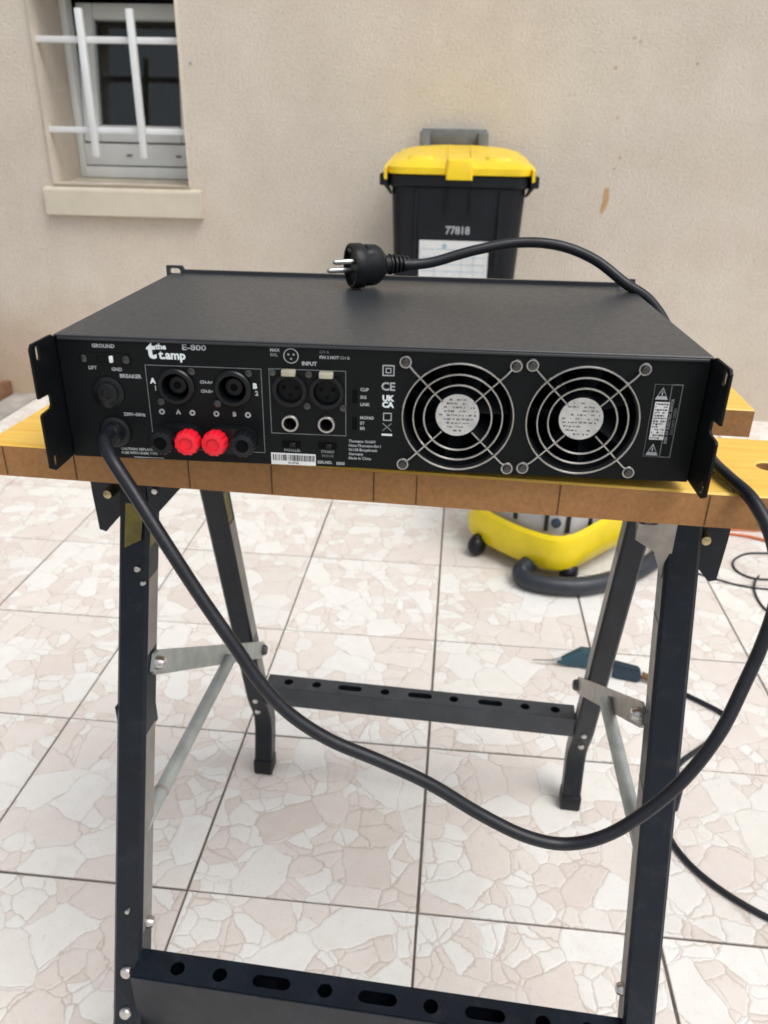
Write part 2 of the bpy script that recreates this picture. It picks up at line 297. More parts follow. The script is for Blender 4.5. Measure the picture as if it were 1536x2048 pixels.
# ------------------------------------------------------------------ mesh helpers
class B:
    """collects shapes in one bmesh; out() links them as ONE mesh object"""
    def __init__(s): s.bm = bmesh.new()
    def box(s, x0, x1, y0, y1, z0, z1, bev=0.0, seg=1, mat=None):
        t = bmesh.new(); bmesh.ops.create_cube(t, size=1)
        for v in t.verts:
            v.co = Vector(((x0 + x1) / 2 + v.co.x * (x1 - x0), (y0 + y1) / 2 + v.co.y * (y1 - y0), (z0 + z1) / 2 + v.co.z * (z1 - z0)))
        if bev > 0: bmesh.ops.bevel(t, geom=t.edges[:], offset=bev, segments=seg, affect='EDGES', profile=0.5)
        if mat is not None: t.transform(mat)
        s.merge(t); return s
    def merge(s, t):
        me = bpy.data.meshes.new('tmp'); t.to_mesh(me); t.free(); s.bm.from_mesh(me); bpy.data.meshes.remove(me)
    def loft(s, rings, caps=True, close=True):
        vs = [[s.bm.verts.new(p) for p in r] for r in rings]
        n = len(vs[0])
        for a, b in zip(vs, vs[1:]):
            for i in range(n if close else n - 1):
                j = (i + 1) % n
                s.bm.faces.new((a[i], a[j], b[j], b[i]))
        if caps:
            s.bm.faces.new(list(reversed(vs[0]))); s.bm.faces.new(vs[-1])
        return s
    def tube(s, pts, r, seg=10, caps=True):
        pts = [Vector(p) for p in pts]; n = len(pts)
        rr = r if isinstance(r, (list, tuple)) else [r] * n
        tang = [((pts[min(i + 1, n - 1)] - pts[max(i - 1, 0)]).normalized()) for i in range(n)]
        a = Vector((0, 0, 1)) if abs(tang[0].z) < 0.9 else Vector((1, 0, 0))
        nx = (a - tang[0] * a.dot(tang[0])).normalized(); rings = []
        for i in range(n):
            nx = (nx - tang[i] * nx.dot(tang[i])).normalized(); ny = tang[i].cross(nx)
            rings.append([pts[i] + (nx * math.cos(2 * math.pi * k / seg) + ny * math.sin(2 * math.pi * k / seg)) * rr[i] for k in range(seg)])
        return s.loft(rings, caps)
    def ring(s, c, ax, R_, r, seg=40, rs=6):
        c = Vector(c); ax = Vector(ax).normalized(); a = Vector((0, 0, 1)) if abs(ax.z) < .9 else Vector((1, 0, 0))
        u = (a - ax * a.dot(ax)).normalized(); w = ax.cross(u)
        vs = []
        for i in range(seg):
            d = u * math.cos(2 * math.pi * i / seg) + w * math.sin(2 * math.pi * i / seg)
            vs.append([s.bm.verts.new(c + d * R_ + (d * math.cos(2 * math.pi * k / rs) + ax * math.sin(2 * math.pi * k / rs)) * r) for k in range(rs)])
        for i in range(seg):
            for k in range(rs):
                s.bm.faces.new((vs[i][k], vs[(i + 1) % seg][k], vs[(i + 1) % seg][(k + 1) % rs], vs[i][(k + 1) % rs]))
        return s
    def lathe(s, prof, origin=(0, 0, 0), axis=(0, -1, 0), seg=28):
        """prof: list of (radius, distance along axis)"""
        o = Vector(origin); ax = Vector(axis).normalized(); a = Vector((0, 0, 1)) if abs(ax.z) < .9 else Vector((1, 0, 0))
        u = (a - ax * a.dot(ax)).normalized(); w = ax.cross(u)
        rings = [[o + ax * h + (u * math.cos(2 * math.pi * k / seg) + w * math.sin(2 * math.pi * k / seg)) * max(r, 1e-5) for k in range(seg)] for r, h in prof]
        return s.loft(rings, True)
    def plate(s, outer, holes, mp, t):
        """flat plate with holes: outer/holes are 2D loops, mp(a,b,c) -> xyz, thickness t along c"""
        bm = bmesh.new(); edges = []
        for loop in [outer] + list(holes):
            vs = [bm.verts.new((p[0], p[1], 0)) for p in loop]
            edges += [bm.edges.new((vs[i], vs[(i + 1) % len(vs)])) for i in range(len(vs))]
        bmesh.ops.triangle_fill(bm, use_beauty=True, use_dissolve=False, edges=edges)
        r = bmesh.ops.extrude_face_region(bm, geom=bm.faces[:])
        for v in [g for g in r['geom'] if isinstance(g, bmesh.types.BMVert)]: v.co.z += t
        for v in bm.verts: v.co = Vector(mp(v.co.x, v.co.y, v.co.z))
        s.merge(bm); return s
    def quad(s, a, b, c, d):
        s.bm.faces.new([s.bm.verts.new(p) for p in (a, b, c, d)]); return s
    def out(s, name, mat, parent=None, smooth=40, loc=None, rot=None, norm=True):
        if norm: bmesh.ops.recalc_face_normals(s.bm, faces=s.bm.faces[:])
        me = bpy.data.meshes.new(name); s.bm.to_mesh(me); s.bm.free()
        o = bpy.data.objects.new(name, me); COL.objects.link(o)
        mats = mat if isinstance(mat, (list, tuple)) else [mat]
        for mm in mats: me.materials.append(M[mm] if isinstance(mm, str) else mm)
        if smooth:
            me.polygons.foreach_set('use_smooth', [True] * len(me.polygons)); me.set_sharp_from_angle(angle=R(smooth))
        if parent: o.parent = parent
        if loc is not None: o.location = loc
        if rot is not None: o.rotation_euler = rot
        return o
def circle(cx, cy, r, n=24, a0=0): return [(cx + r * math.cos(a0 + 2 * math.pi * i / n), cy + r * math.sin(a0 + 2 * math.pi * i / n)) for i in range(n)]
def slot(cx, cy, w, h, n=6):
    """rounded slot, long axis along a"""
    r = h / 2; d = w / 2 - r; pts = []
    for i in range(n + 1): a = -math.pi / 2 + math.pi * i / n; pts.append((cx + d + r * math.cos(a), cy + r * math.sin(a)))
    for i in range(n + 1): a = math.pi / 2 + math.pi * i / n; pts.append((cx - d + r * math.cos(a), cy + r * math.sin(a)))
    return pts
def spline(pts, n=8):
    pts = [Vector(p) for p in pts]; out = []
    P = [pts[0] * 2 - pts[1]] + pts + [pts[-1] * 2 - pts[-2]]
    for i in range(1, len(P) - 2):
        for k in range(n):
            t = k / n; a, b, c, d = P[i - 1], P[i], P[i + 1], P[i + 2]
            out.append(0.5 * ((2 * b) + (c - a) * t + (2 * a - 5 * b + 4 * c - d) * t * t + (3 * b - a - 3 * c + d) * t ** 3))
    out.append(pts[-1]); return out
def empty(name, loc, rz=0.0):
    o = bpy.data.objects.new(name, None); COL.objects.link(o); o.location = loc; o.rotation_euler = (0, 0, rz); o.empty_display_size = 0.05; return o
def tag(o, label=None, cat=None, group=None, kind=None):
    for k, v in (('label', label), ('category', cat), ('group', group), ('kind', kind)):
        if v: o[k] = v
    return o
def text(s, size, mat, parent, loc, rot=(R(90), 0, 0), align='LEFT', name='lettering', sx=1.0, bold=0.0):
    cu_ = bpy.data.curves.new('txt', 'FONT'); cu_.body = s; cu_.size = size; cu_.align_x = align; cu_.align_y = 'CENTER'; cu_.resolution_u = 2; cu_.offset = bold; cu_.fill_mode = 'BOTH' if hasattr(cu_, 'fill_mode') else None
    cu_.extrude = 0.00008
    t = bpy.data.objects.new('txt', cu_); COL.objects.link(t)
    dg = bpy.context.evaluated_depsgraph_get(); me = bpy.data.meshes.new_from_object(t.evaluated_get(dg))
    bpy.data.objects.remove(t); bpy.data.curves.remove(cu_)
    o = bpy.data.objects.new(name, me); me.name = name; COL.objects.link(o); me.materials.clear(); me.materials.append(M[mat]); o.parent = parent; o.location = loc; o.rotation_euler = rot; o.scale = (sx, 1, 1)
    return o

# ------------------------------------------------------------------ setting: ground, terrace, house wall
T = 0.33; TX0 = -0.99733; TY0 = 0.74908
g = B(); g.quad((-80, -80, -0.03), (80, -80, -0.03), (80, 80, -0.03), (-80, 80, -0.03)); tag(g.out('ground', 'concrete', smooth=0), kind='structure')
fx0, fx1, fy0, fy1 = TX0 - 2 * T, TX0 + 11 * T, TY0 - 6 * T, 3.12
g = B(); g.box(fx0, fx1, fy0, fy1, -0.028, -0.0032); floor = g.out('terrace_floor', 'grout', smooth=0); tag(floor, kind='structure')
tb = bmesh.new(); h = T / 2 - 0.0019; bv = 0.0012
rings = []
for hh, z in ((h, -0.006), (h, -bv), (h - bv * 0.4, -bv * 0.3), (h - bv, 0.0)):
    rings.append([tb.verts.new((sx * hh, sy * hh, z)) for sx, sy in ((-1, -1), (1, -1), (1, 1), (-1, 1))])
for a, b_ in zip(rings, rings[1:]):
    for i in range(4): tb.faces.new((a[i], a[(i + 1) % 4], b_[(i + 1) % 4], b_[i]))
tb.faces.new(rings[-1])
tile_me = bpy.data.meshes.new('tile'); tb.to_mesh(tile_me); tb.free(); tile_me.materials.append(M['tile'])
for ci in range(-2, 11):
    for ri in range(-6, 7):
        o = bpy.data.objects.new('tile', tile_me); COL.objects.link(o); o.parent = floor
        o.location = (TX0 + (ci + .5) * T + random.uniform(-.0007, .0007), TY0 + (ri + .5) * T + random.uniform(-.0007, .0007), random.uniform(-.0006, 0))
        o.rotation_euler = (random.uniform(-.0012, .0012), random.uniform(-.0012, .0012), random.choice((0, 0, 1, 2, 3)) * math.pi / 2 + random.uniform(-.0015, .0015))
# strip left of the terrace: concrete haunching, timber edging, soil
g = B(); g.box(-1.79, fx0 - 0.014, -1.2, 2.955, -0.029, -0.006, 0.004); tag(g.out('concrete_strip', 'concrete'), kind='structure')
g = B(); g.box(-6.0, -1.835, -1.2, 2.95, -0.029, -0.010); tag(g.out('soil_bed', 'soil'), kind='structure')
g = B(); g.box(-1.832, -1.793, 1.2, 2.953, -0.029, 0.045, 0.004); tag(g.out('timber_edging', 'timber'), 'brown timber edging board along the left side of the terrace', 'edging board')
g = B(); g.box(-2.6, -1.86, 2.80, 2.86, -0.02, 0.05, 0.006); tag(g.out('timber_offcut', 'timber', rot=(0, 0, R(3)), loc=(0, 0.15, 0)), 'brown board lying at the wall foot behind the edging', 'board')

# house wall, local frame: x along the wall, y into the wall, z up
WALL = empty('house_wall', (0, 2.9983, 0), R(1.5))
tag(WALL, 'rough beige plastered house wall with a small barred window', 'wall')
wx0, wx1, wz0, wz1 = -1.487, -0.987, 0.795, 1.46
g = B()
X = [-6.5, wx0, wx1, 6.5]; Z = [-0.03, wz0, wz1, 2.5]
for i in range(3):
    for j in range(3):
        if i == 1 and j == 1: continue
        g.quad((X[i], 0, Z[j]), (X[i + 1], 0, Z[j]), (X[i + 1], 0, Z[j + 1]), (X[i], 0, Z[j + 1]))
D = 0.34
for p, q in (((wx0, wz0), (wx0, wz1)), ((wx0, wz1), (wx1, wz1)), ((wx1, wz1), (wx1, wz0)), ((wx1, wz0), (wx0, wz0))):
    g.quad((p[0], 0, p[1]), (q[0], 0, q[1]), (q[0], D, q[1]), (p[0], D, p[1]))
for x in (X[0], X[3]): g.quad((x, 0, Z[0]), (x, 0, Z[3]), (x, D, Z[3]), (x, D, Z[0]))
g.quad((X[0], 0, Z[3]), (X[3], 0, Z[3]), (X[3], D, Z[3]), (X[0], D, Z[3]))
bmesh.ops.remove_doubles(g.bm, verts=g.bm.verts[:], dist=1e-5)
ed = [e for e in g.bm.edges if all(abs(v.co.y) < 1e-6 and wx0 - .001 <= v.co.x <= wx1 + .001 and wz0 - .001 <= v.co.z <= wz1 + .001 for v in e.verts)]
bmesh.ops.bevel(g.bm, geom=ed, offset=0.012, segments=3, affect='EDGES', profile=0.5)
g.out('plaster', 'wall', WALL, 50)
# sill slab
g = B()
prof = [(-0.030, 0.687), (-0.030, 0.776), (-0.024, 0.781), (0.245, 0.8035), (0.245, 0.687)]
g.loft([[(x, y, z) for y, z in prof] for x in (-1.522, -0.942)])
bmesh.ops.bevel(g.bm, geom=[e for e in g.bm.edges if any(v.co.y < -.02 for v in e.verts)], offset=0.003, segments=2, affect='EDGES')
g.out('window_sill', 'stone', WALL)
# fixed frame
FY0, FY1 = 0.235, 0.295
g = B()
g.box(wx0 + .001, wx0 + .027, FY0, FY1, 0.8045, wz1 - .001, 0.004, 2)
g.box(wx1 - .027, wx1 - .001, FY0, FY1, 0.8045, wz1 - .001, 0.004, 2)
g.box(wx0 + .028, wx1 - .028, FY0, FY1, wz1 - .06, wz1 - .001, 0.004, 2)
g.box(wx0 + .028, wx1 - .028, FY0 + .002, FY1, 0.848, 0.924, 0.004, 2)
g.box(wx0 + .028, wx1 - .028, FY0 - .012, FY1, 0.8045, 0.844, 0.003, 2)
fr = g.out('window_frame', 'pvc', WALL)
for x in (-1.285, -1.092):
    g = B(); g.plate(slot(x, 0.884, 0.022, 0.007), [], lambda a, b_, c: (a, FY0 + .0005 - c, b_), 0.003); g.out('drain_cap', 'greyink', fr)
# tilted sash, hinged on its bottom edge
SASH = B(); sx0, sx1, sh = wx0 + .030, wx1 - .030, 0.465
SASH.box(sx0, sx0 + .062, -0.02, 0.035, 0, sh, 0.005, 2); SASH.box(sx1 - .062, sx1, -0.02, 0.035, 0, sh, 0.005, 2)
SASH.box(sx0 + .063, sx1 - .063, -0.0195, 0.035, 0, .058, 0.005, 2); SASH.box(sx0 + .063, sx1 - .063, -0.0195, 0.035, sh - .052, sh, 0.005, 2)
sash = SASH.out('window_sash', 'pvc', WALL, loc=(0, 0.262, 0.928), rot=(R(-9), 0, 0))
g = B(); g.box(sx0 + .060, sx1 - .060, 0.006, 0.012, .055, sh - .049); g.out('pane', 'glass', sash, 0)
# dim room behind
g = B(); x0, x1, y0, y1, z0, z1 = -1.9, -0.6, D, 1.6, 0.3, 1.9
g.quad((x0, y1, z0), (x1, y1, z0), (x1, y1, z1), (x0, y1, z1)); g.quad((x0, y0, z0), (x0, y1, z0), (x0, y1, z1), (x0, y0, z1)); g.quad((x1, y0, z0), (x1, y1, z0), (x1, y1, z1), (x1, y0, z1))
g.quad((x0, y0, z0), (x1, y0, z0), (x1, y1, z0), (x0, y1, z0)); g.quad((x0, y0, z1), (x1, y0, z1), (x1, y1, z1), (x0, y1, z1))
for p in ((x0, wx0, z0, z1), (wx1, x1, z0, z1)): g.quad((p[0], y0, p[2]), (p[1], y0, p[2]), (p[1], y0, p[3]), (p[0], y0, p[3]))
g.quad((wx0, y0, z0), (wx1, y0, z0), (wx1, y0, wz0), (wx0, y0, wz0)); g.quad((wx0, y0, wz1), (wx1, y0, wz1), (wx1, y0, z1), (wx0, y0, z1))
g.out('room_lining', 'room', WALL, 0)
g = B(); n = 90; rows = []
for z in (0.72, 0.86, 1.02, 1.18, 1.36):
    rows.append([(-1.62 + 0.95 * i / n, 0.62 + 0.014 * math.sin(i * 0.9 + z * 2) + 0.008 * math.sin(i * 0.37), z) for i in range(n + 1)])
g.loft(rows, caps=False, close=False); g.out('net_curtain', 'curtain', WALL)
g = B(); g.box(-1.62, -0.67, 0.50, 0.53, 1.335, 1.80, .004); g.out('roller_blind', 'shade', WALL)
# grille
for z in (1.247, 0.970):
    g = B(); g.box(wx0 - .01, wx1 + .01, 0.022, 0.040, z - .010, z + .010, 0.002, 2); g.out('grille_bar', 'whitepaint', WALL)
for x in (-1.320, -1.146):
    g = B(); g.box(x - .0115, x + .0115, -0.002, 0.020, 0.883, 1.336, 0.0025, 2); g.out('grille_bar', 'whitepaint', WALL)

# ------------------------------------------------------------------ folding workbench
WB = empty('folding_workbench', (-0.0285, 0.75, 0), R(-2.3))
tag(WB, 'folding workbench with yellow topped jaw boards and black steel legs', 'workbench')
ZT_ = 0.758; TH = 0.0268
def jaw(y0, y1, rz=0.0, xs=(-0.3265, 0.3065)):
    x0, x1 = xs
    xc, yc = (x0 + x1) / 2, (y0 + y1) / 2
    bm = bmesh.new()
    outer = [(x0 - xc, y0 - yc), (x1 - xc, y0 - yc), (x1 - xc, y1 - yc), (x0 - xc, y1 - yc)]
    holes = [circle(hx, 0.0, 0.0095, 20) for hx in (-.255, -.150, -.05, .05, .150, .289)]
    b = B(); b.plate(outer, holes, lambda a, b_, c: (a, b_, c), TH)
    bmesh.ops.recalc_face_normals(b.bm, faces=b.bm.faces[:])
    eds = [e for e in b.bm.edges if all(abs(v.co.z - TH) < 1e-6 for v in e.verts) and len([f for f in e.link_faces if f.normal.z < .5]) == 1]
    bmesh.ops.bevel(b.bm, geom=eds, offset=0.0014, segments=1, affect='EDGES')
    for f in b.bm.faces: f.material_index = 0 if f.normal.z > 0.4 else 1
    o = b.out('jaw_board', ['boardtop', 'mdf'], WB, 30, loc=(xc, yc, ZT_ - TH), rot=(0, 0, rz)); return o
front_jaw = jaw(-0.2180, -0.0975, R(0.3)); rear_jaw = jaw(-0.0200, 0.1005, R(1.2))
front_jaw['label'] = 'yellow topped front jaw board with brown edge'; rear_jaw['label'] = 'yellow topped rear jaw board with brown edge'
for x in (-.301, -.243, -.151, -.086, -.008, .024, .128, .232):
    g = B(); g.box(x - .00035, x + .00035, -.0609, -.0600, .0012, .0245); g.out('edge_mark', 'edgeline', front_jaw, 0)

LH = 0.0145                     # half width of the leg tube
def leg_path(sgn):
    if sgn < 0: f = lambda z: -0.169 - 0.344 * (0.5 - z)
    else: f = lambda z: 0.1262 + 0.2865 * (0.5 - z)
    zt = 0.722; zb = 0.118
    e = f(0.15)
    return [(f(zt), zt), (f(0.40), 0.40), (f(0.17), 0.17), (e + sgn * .003, 0.150), (e + sgn * .014, 0.128), (e + sgn * .022, 0.108), (e + sgn * .023, 0.085), (e + sgn * .018, 0.055), (e + sgn * .012, 0.030), (e + sgn * .009, 0.006)]
def make_leg(x, sgn, patch_side, lean=0.0):
    p = leg_path(sgn); b = B(); rings = []
    for (y, z) in p:
        bvl = 0.003
        hx, hy = LH, LH
        sq = [(-hx + bvl, -hy), (hx - bvl, -hy), (hx, -hy + bvl), (hx, hy - bvl), (hx - bvl, hy), (-hx + bvl, hy), (-hx, hy - bvl), (-hx, -hy + bvl)]
        rings.append([(x + lean * (z - .2) + a, y + c, z) for a, c in sq])
    b.loft(rings); leg = b.out('leg', 'leg', WB, 35)
    yf, zf = p[-1]
    b = B(); b.box(x - .0158, x + .0158, yf - .0158, yf + .0162, 0.0002, 0.028, 0.003, 2); b.out('rubber_foot', 'plastic', leg)
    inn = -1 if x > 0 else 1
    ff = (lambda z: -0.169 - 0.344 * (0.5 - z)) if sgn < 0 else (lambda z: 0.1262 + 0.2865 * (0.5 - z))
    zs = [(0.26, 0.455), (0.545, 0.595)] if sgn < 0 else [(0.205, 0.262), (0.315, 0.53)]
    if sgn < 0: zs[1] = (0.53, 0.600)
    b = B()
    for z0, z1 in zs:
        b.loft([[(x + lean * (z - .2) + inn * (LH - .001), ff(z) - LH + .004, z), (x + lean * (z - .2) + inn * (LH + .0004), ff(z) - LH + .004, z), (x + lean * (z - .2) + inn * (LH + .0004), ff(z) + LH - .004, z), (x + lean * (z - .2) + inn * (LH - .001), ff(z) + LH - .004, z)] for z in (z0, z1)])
    b.out('inner_face_reflection', 'facesheen', leg, 20)  # added thin strips, their pale tone standing for light off the tiles
    if patch_side:      # olive-yellow patch over the inner corner
        fz = lambda z: (-0.169 - 0.344 * (0.5 - z)) if sgn < 0 else (0.1262 + 0.2865 * (0.5 - z))
        b = B()
        z0, z1 = (0.628, 0.668) if sgn < 0 else (0.535, 0.580)
        if sgn < 0:
            b.quad((x - .0125, fz(z0) - LH - .0006, z0), (x + .005, fz(z0) - LH - .0006, z0 + .010), (x + .005, fz(z1) - LH - .0006, z1), (x - .0125, fz(z1) - LH - .0006, z1))
        xs0, xs1 = x + lean * (z0 - .2) + inn * (LH + .0005), x + lean * (z1 - .2) + inn * (LH + .0005)
        b.quad((xs0, fz(z0) - .0115, z0), (xs0, fz(z0) + .002, z0), (xs1, fz(z1) + .002, z1), (xs1, fz(z1) - .0115, z1))
        b.out('yellow_patch', 'olive', leg, 0)
    return leg
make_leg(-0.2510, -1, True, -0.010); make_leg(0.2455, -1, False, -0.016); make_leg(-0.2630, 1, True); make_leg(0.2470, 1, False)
# pierced cross bars
def crossbar(x0, x1, yf, yn, ztop, hfront, holes, mat='leg'):
    b = B()
    o = [(x0, yn), (x1, yn), (x1, yf), (x0, yf)]
    b.plate(o, holes, lambda a, c, t: (a, c, ztop - t), 0.0016)
    b.box(x0, x1, yn - 0.0017, yn - 0.0001, ztop - hfront, ztop - 0.0001, 0.0006)
    b.box(x0, x1, yf + 0.0001, yf + 0.0017, ztop - hfront * .8, ztop - 0.0001)
    b.box(x0, x1, yn, yf, ztop - hfront + .0002, ztop - hfront + .0018)      # floor of the channel keeps the holes dark
    return b.out('crossbar', mat, WB, 30)
fh = []
for i, x in enumerate((-.198, -.155, -.103, -.050, .0015, .0527, .104, .158, .199)):
    fh.append(slot(x, -.2765, .038, .0125) if i in (2, 4, 6) else circle(x, -.2765, .0072, 16))
crossbar(-0.2405, 0.2310, -0.2625, -0.2905, 0.235, 0.075, fh)
rh = []
for i, x in enumerate((-.2135, -.1685, -.115, -.0595, -.0045, .048, .104, .157, .2025)):
    rh.append(slot(x, .228, .038, .0125) if i in (2, 4, 6) else circle(x, .228, .0072, 16))
crossbar(-0.2480, 0.2320, 0.2415, 0.2115, 0.195, 0.034, rh, 'crossbar')
# folding struts
def flat_bar(p, q, x, w, t, name, mat):
    p, q = Vector((x, *p)), Vector((x, *q)); d = (q - p).normalized(); n_ = Vector((1, 0, 0)).cross(d)
    b = B(); rings = []
    for c, ww in ((p - d * .008, w * .35), (p, w / 2), (q, w / 2), (q + d * .008, w * .35)):
        rings.append([c + n_ * ww + Vector((t / 2, 0, 0)), c + n_ * ww - Vector((t / 2, 0, 0)), c - n_ * ww - Vector((t / 2, 0, 0)), c - n_ * ww + Vector((t / 2, 0, 0))])
    b.loft(rings); return b.out(name, mat, WB, 20)
flat_bar((-.160, .515), (.176, .291), -0.2375, .024, .003, 'spreader_strut', 'galv')
flat_bar((-.140, .496), (.205, .262), 0.2275, .024, .003, 'spreader_strut', 'steelplate')
def brace(p0, p1):
    b = B(); b.tube([p0, p1], .0075, 12); o = b.out('brace_tube', 'galv', WB)
    b = B(); a = Vector(p0).lerp(Vector(p1), .80); c = Vector(p0).lerp(Vector(p1), .815); b.tube([a, c], .0082, 12); b.out('tube_joint', 'steelplate', o)
brace((-.2310, .0252, .386), (-.2450, -.222, .356)); brace((.2200, -.0151, .412), (.2350, -.212, .390))
def bolt(p, ax, r=.006, mat='steel', h=.004):
    b = B(); b.lathe([(r, 0), (r, h * .5), (r * .75, h), (r * .3, h * 1.1)], p, ax, 12); return b.out('bolt', mat, WB)
fy = lambda z: -0.169 - 0.344 * (0.5 - z); ry = lambda z: 0.1262 + 0.2865 * (0.5 - z)
bolt((-.2510, fy(.222) - LH, .222), (0, -1, .3), .0065); bolt((-.2510, fy(.180) - LH, .180), (0, -1, .3), .0065); bolt((-.2510, fy(.285) - LH, .285), (0, -1, .3), .0028)
bolt((.2455, fy(.222) - LH, .222), (0, -1, .3), .0065); bolt((-.2515 + LH, fy(.262), .262), (1, 0, 0), .006, 'steel', .007); bolt((.2455 - LH, fy(.262), .262), (-1, 0, 0), .006, 'steel', .007)
bolt((-.236, -.160, .515), (1, 0, 0), .007, 'steel', .008); bolt((-.236, .176, .291), (1, 0, 0), .008, 'dsteel', .006); bolt((.226, -.140, .496), (-1, 0, 0), .007, 'steel', .008); bolt((.226, .205, .262), (-1, 0, 0), .0085, 'dsteel', .007)
for z in (.168, .140):
    bolt((-.2630, ry(z) - LH, z), (0, -1, .2), .0045, 'steel', .003); bolt((.2470, ry(z) - LH, z), (0, -1, .2), .0045, 'steel', .003)
bolt((-.250, fy(.610) - LH, .610), (0, -1, .3), .0035, 'steel', .003); bolt((-.244, fy(.596) - LH, .598), (0, -1, .3), .0025, 'steel', .003)
# collars where struts meet the legs
for x, z in ((-.2555, .47), (.2455, .455)):
    b = B(); b.box(x - LH - .0012, x + LH + .0012, fy(z) - LH + .004, fy(z) + LH + .001, z - .022, z + .010, .002); b.out('strut_clip', 'leg', WB)
# support arms and their pointed side plates
for sx, s in ((-.2555, -1), (.2455, 1)):
    b = B(); b.box(sx - .0235, sx + .0235, -.190, .095, ZT_ - TH - .0062, ZT_ - TH - .0002, .001); b.out('support_arm', 'leg', WB)
    b = B(); xo = sx + s * (LH + .0008) - (.017 if s > 0 else 0)
    pts = [(xo, .7245), (xo + s * .0345, .7245), (xo + s * .0345, .668), (xo + s * .0325, .628), (xo + s * .026, .626), (xo, .655)]
    b.plate(pts, [], lambda a, c, t: (a, -.108 + t, c), .0022); b.out('bracket_plate', 'leg', WB, 20)
    bolt((xo + s * .013, -.108, .672), (0, -1, 0), .0055, 'brass', .012)
    b = B(); b.box(xo + s * .0335 - .0012, xo + s * .0335 + .0012, -.104, .09, .690, .7245); b.out('bracket_flange', 'leg', WB, 20)
b = B(); xi = .2380 - LH - .001
b.plate([(xi - .026, .7245), (xi + .006, .7245), (xi + .006, .640), (xi + .002, .634), (xi - .009, .662), (xi - .026, .672)], [slot(xi - .018, .694, .022, .014)], lambda a, c, t: (a, -.128 + t, c), .0022); b.out('bracket_plate', 'steelplate', WB, 20)
bolt((xi - .018, -.124, .694), (0, -1, 0), .008, 'dsteel', .006)
b = B(); xi = -.2555 + LH + .001
b.plate([(xi, .7245), (xi + .042, .7245), (xi + .034, .690), (xi, .652)], [], lambda a, c, t: (a, -.128 + t, c), .0022); b.out('bracket_plate', 'leg', WB, 20)
bolt((xi + .008, -.128, .684), (0, -1, 0), .0035, 'steel', .003)

# ------------------------------------------------------------------ power amplifier
# local frame: x along the rear panel, y away from the camera, z up; the panel face is y = 0
AW, AD, AB, AT = 0.220, 0.266, 0.0077, 0.0966
AMP = empty('power_amplifier', (-0.0527, 0.5165, 0.758), 0.0304)
tag(AMP, 'black rack power amplifier seen from its rear with two round fan grilles', 'amplifier')
Zp = lambda t: AT - t / 1000.0          # millimetres below the top edge -> local z
mm = 0.001
b = B(); b.box(-AW + .0012, AW - .0012, .0022, AD - .0045, AB, AB + .0014); b.box(-AW, -AW + .0012, .0022, AD - .0045, AB, AT - .0016); b.box(AW - .0012, AW, .0022, AD - .0045, AB, AT - .0016)
b.out('chassis', 'coat', AMP, 20)
b = B(); b.box(-AW - .0006, AW + .0006, -.0012, AD - .0045, AT - .0014, AT, .0005); b.box(-AW + .002, AW - .002, -.0014, -.0002, AT - .0033, AT - .00145, .0003)
cover = b.out('top_cover', 'cover', AMP, 30)
# far front panel with rack ears
EW = 0.2262
hol = []
for s in (-1, 1):
    for t in (-1.2, 81): hol.append(slot(s * (EW - .0085), Zp(t), .0110, .0062))
b = B(); b.plate([(-EW, AB), (EW, AB), (EW, AT + .0066), (.2105, AT + .0066), (.2085, AT + .0030), (-.2085, AT + .0030), (-.2105, AT + .0066), (-EW, AT + .0066)], hol, lambda a, c, t: (a, AD - .0042 + t, c), .0042); b.out('front_panel', 'cover', AMP, 30)
# rear panel with fan openings and sockets
FANS = ((56.5, 47.3), (140.8, 46.4))
hol = [circle(fx * mm, Zp(fz), .0365, 48) for fx, fz in FANS]
SPK = ((-138.7, 33.6), (-98.9, 33.6)); XLR = ((-59.4, 33.2), (-33.7, 33.8)); JAK = ((-59.7, 57.0), (-34.2, 56.8))
hol += [circle(x * mm, Zp(z), .0098, 28) for x, z in SPK] + [circle(x * mm, Zp(z), .0092, 28) for x, z in XLR] + [circle(x * mm, Zp(z), .0050, 24) for x, z in JAK]
b = B(); b.plate([(-AW + .0008, AB), (AW - .0008, AB), (AW - .0008, AT - .0017), (-AW + .0008, AT - .0017)], hol, lambda a, c, t: (a, t, c), .0016)
panel = b.out('rear_panel', 'panel', AMP, 30)
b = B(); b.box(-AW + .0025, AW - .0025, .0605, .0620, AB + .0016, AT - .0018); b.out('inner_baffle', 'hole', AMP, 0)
# rear rack ears: side plates carried on behind the panel, notched
for s in (-1, 1):
    y0 = -.0345
    o = [(.012, AT - .0016), (-.002, AT - .0016), (-.004, AT + .0004), (y0 + .003, AT + .0004), (y0, AT - .0024), (y0, Zp(35.5)), (y0 + .014, Zp(36.2)), (y0 + .016, Zp(38.5)), (y0 + .016, Zp(44)), (y0 + .0135, Zp(46)), (y0 + .0015, Zp(46.5)), (y0, Zp(48)), (y0, Zp(85)), (y0 + .006, Zp(88.6)), (y0 + .010, Zp(88.8)), (-.001, AB + .0004), (.012, AB + .0004)]
    h1 = [(y0 + .0085 + q[1], Zp(6.8) + q[0]) for q in slot(0, 0, .0105, .0055)]; h2 = [(y0 + .0085 + q[1], Zp(82.0) + q[0]) for q in slot(0, 0, .009, .0050)]
    xa = s * (AW + .0002)
    b = B(); b.plate(o, [h1, h2], lambda a, c, t: (xa + s * t, a, c), .0018); b.out('rack_ear', 'panel', AMP, 25)
for x in (-.18, .18):
    for y in (.035, .245):
        b = B(); b.lathe([(.009, 0), (.0095, .004), (.009, .0076)], (x, y, .0001), (0, 0, 1), 18); b.out('foot', 'plastic', AMP)
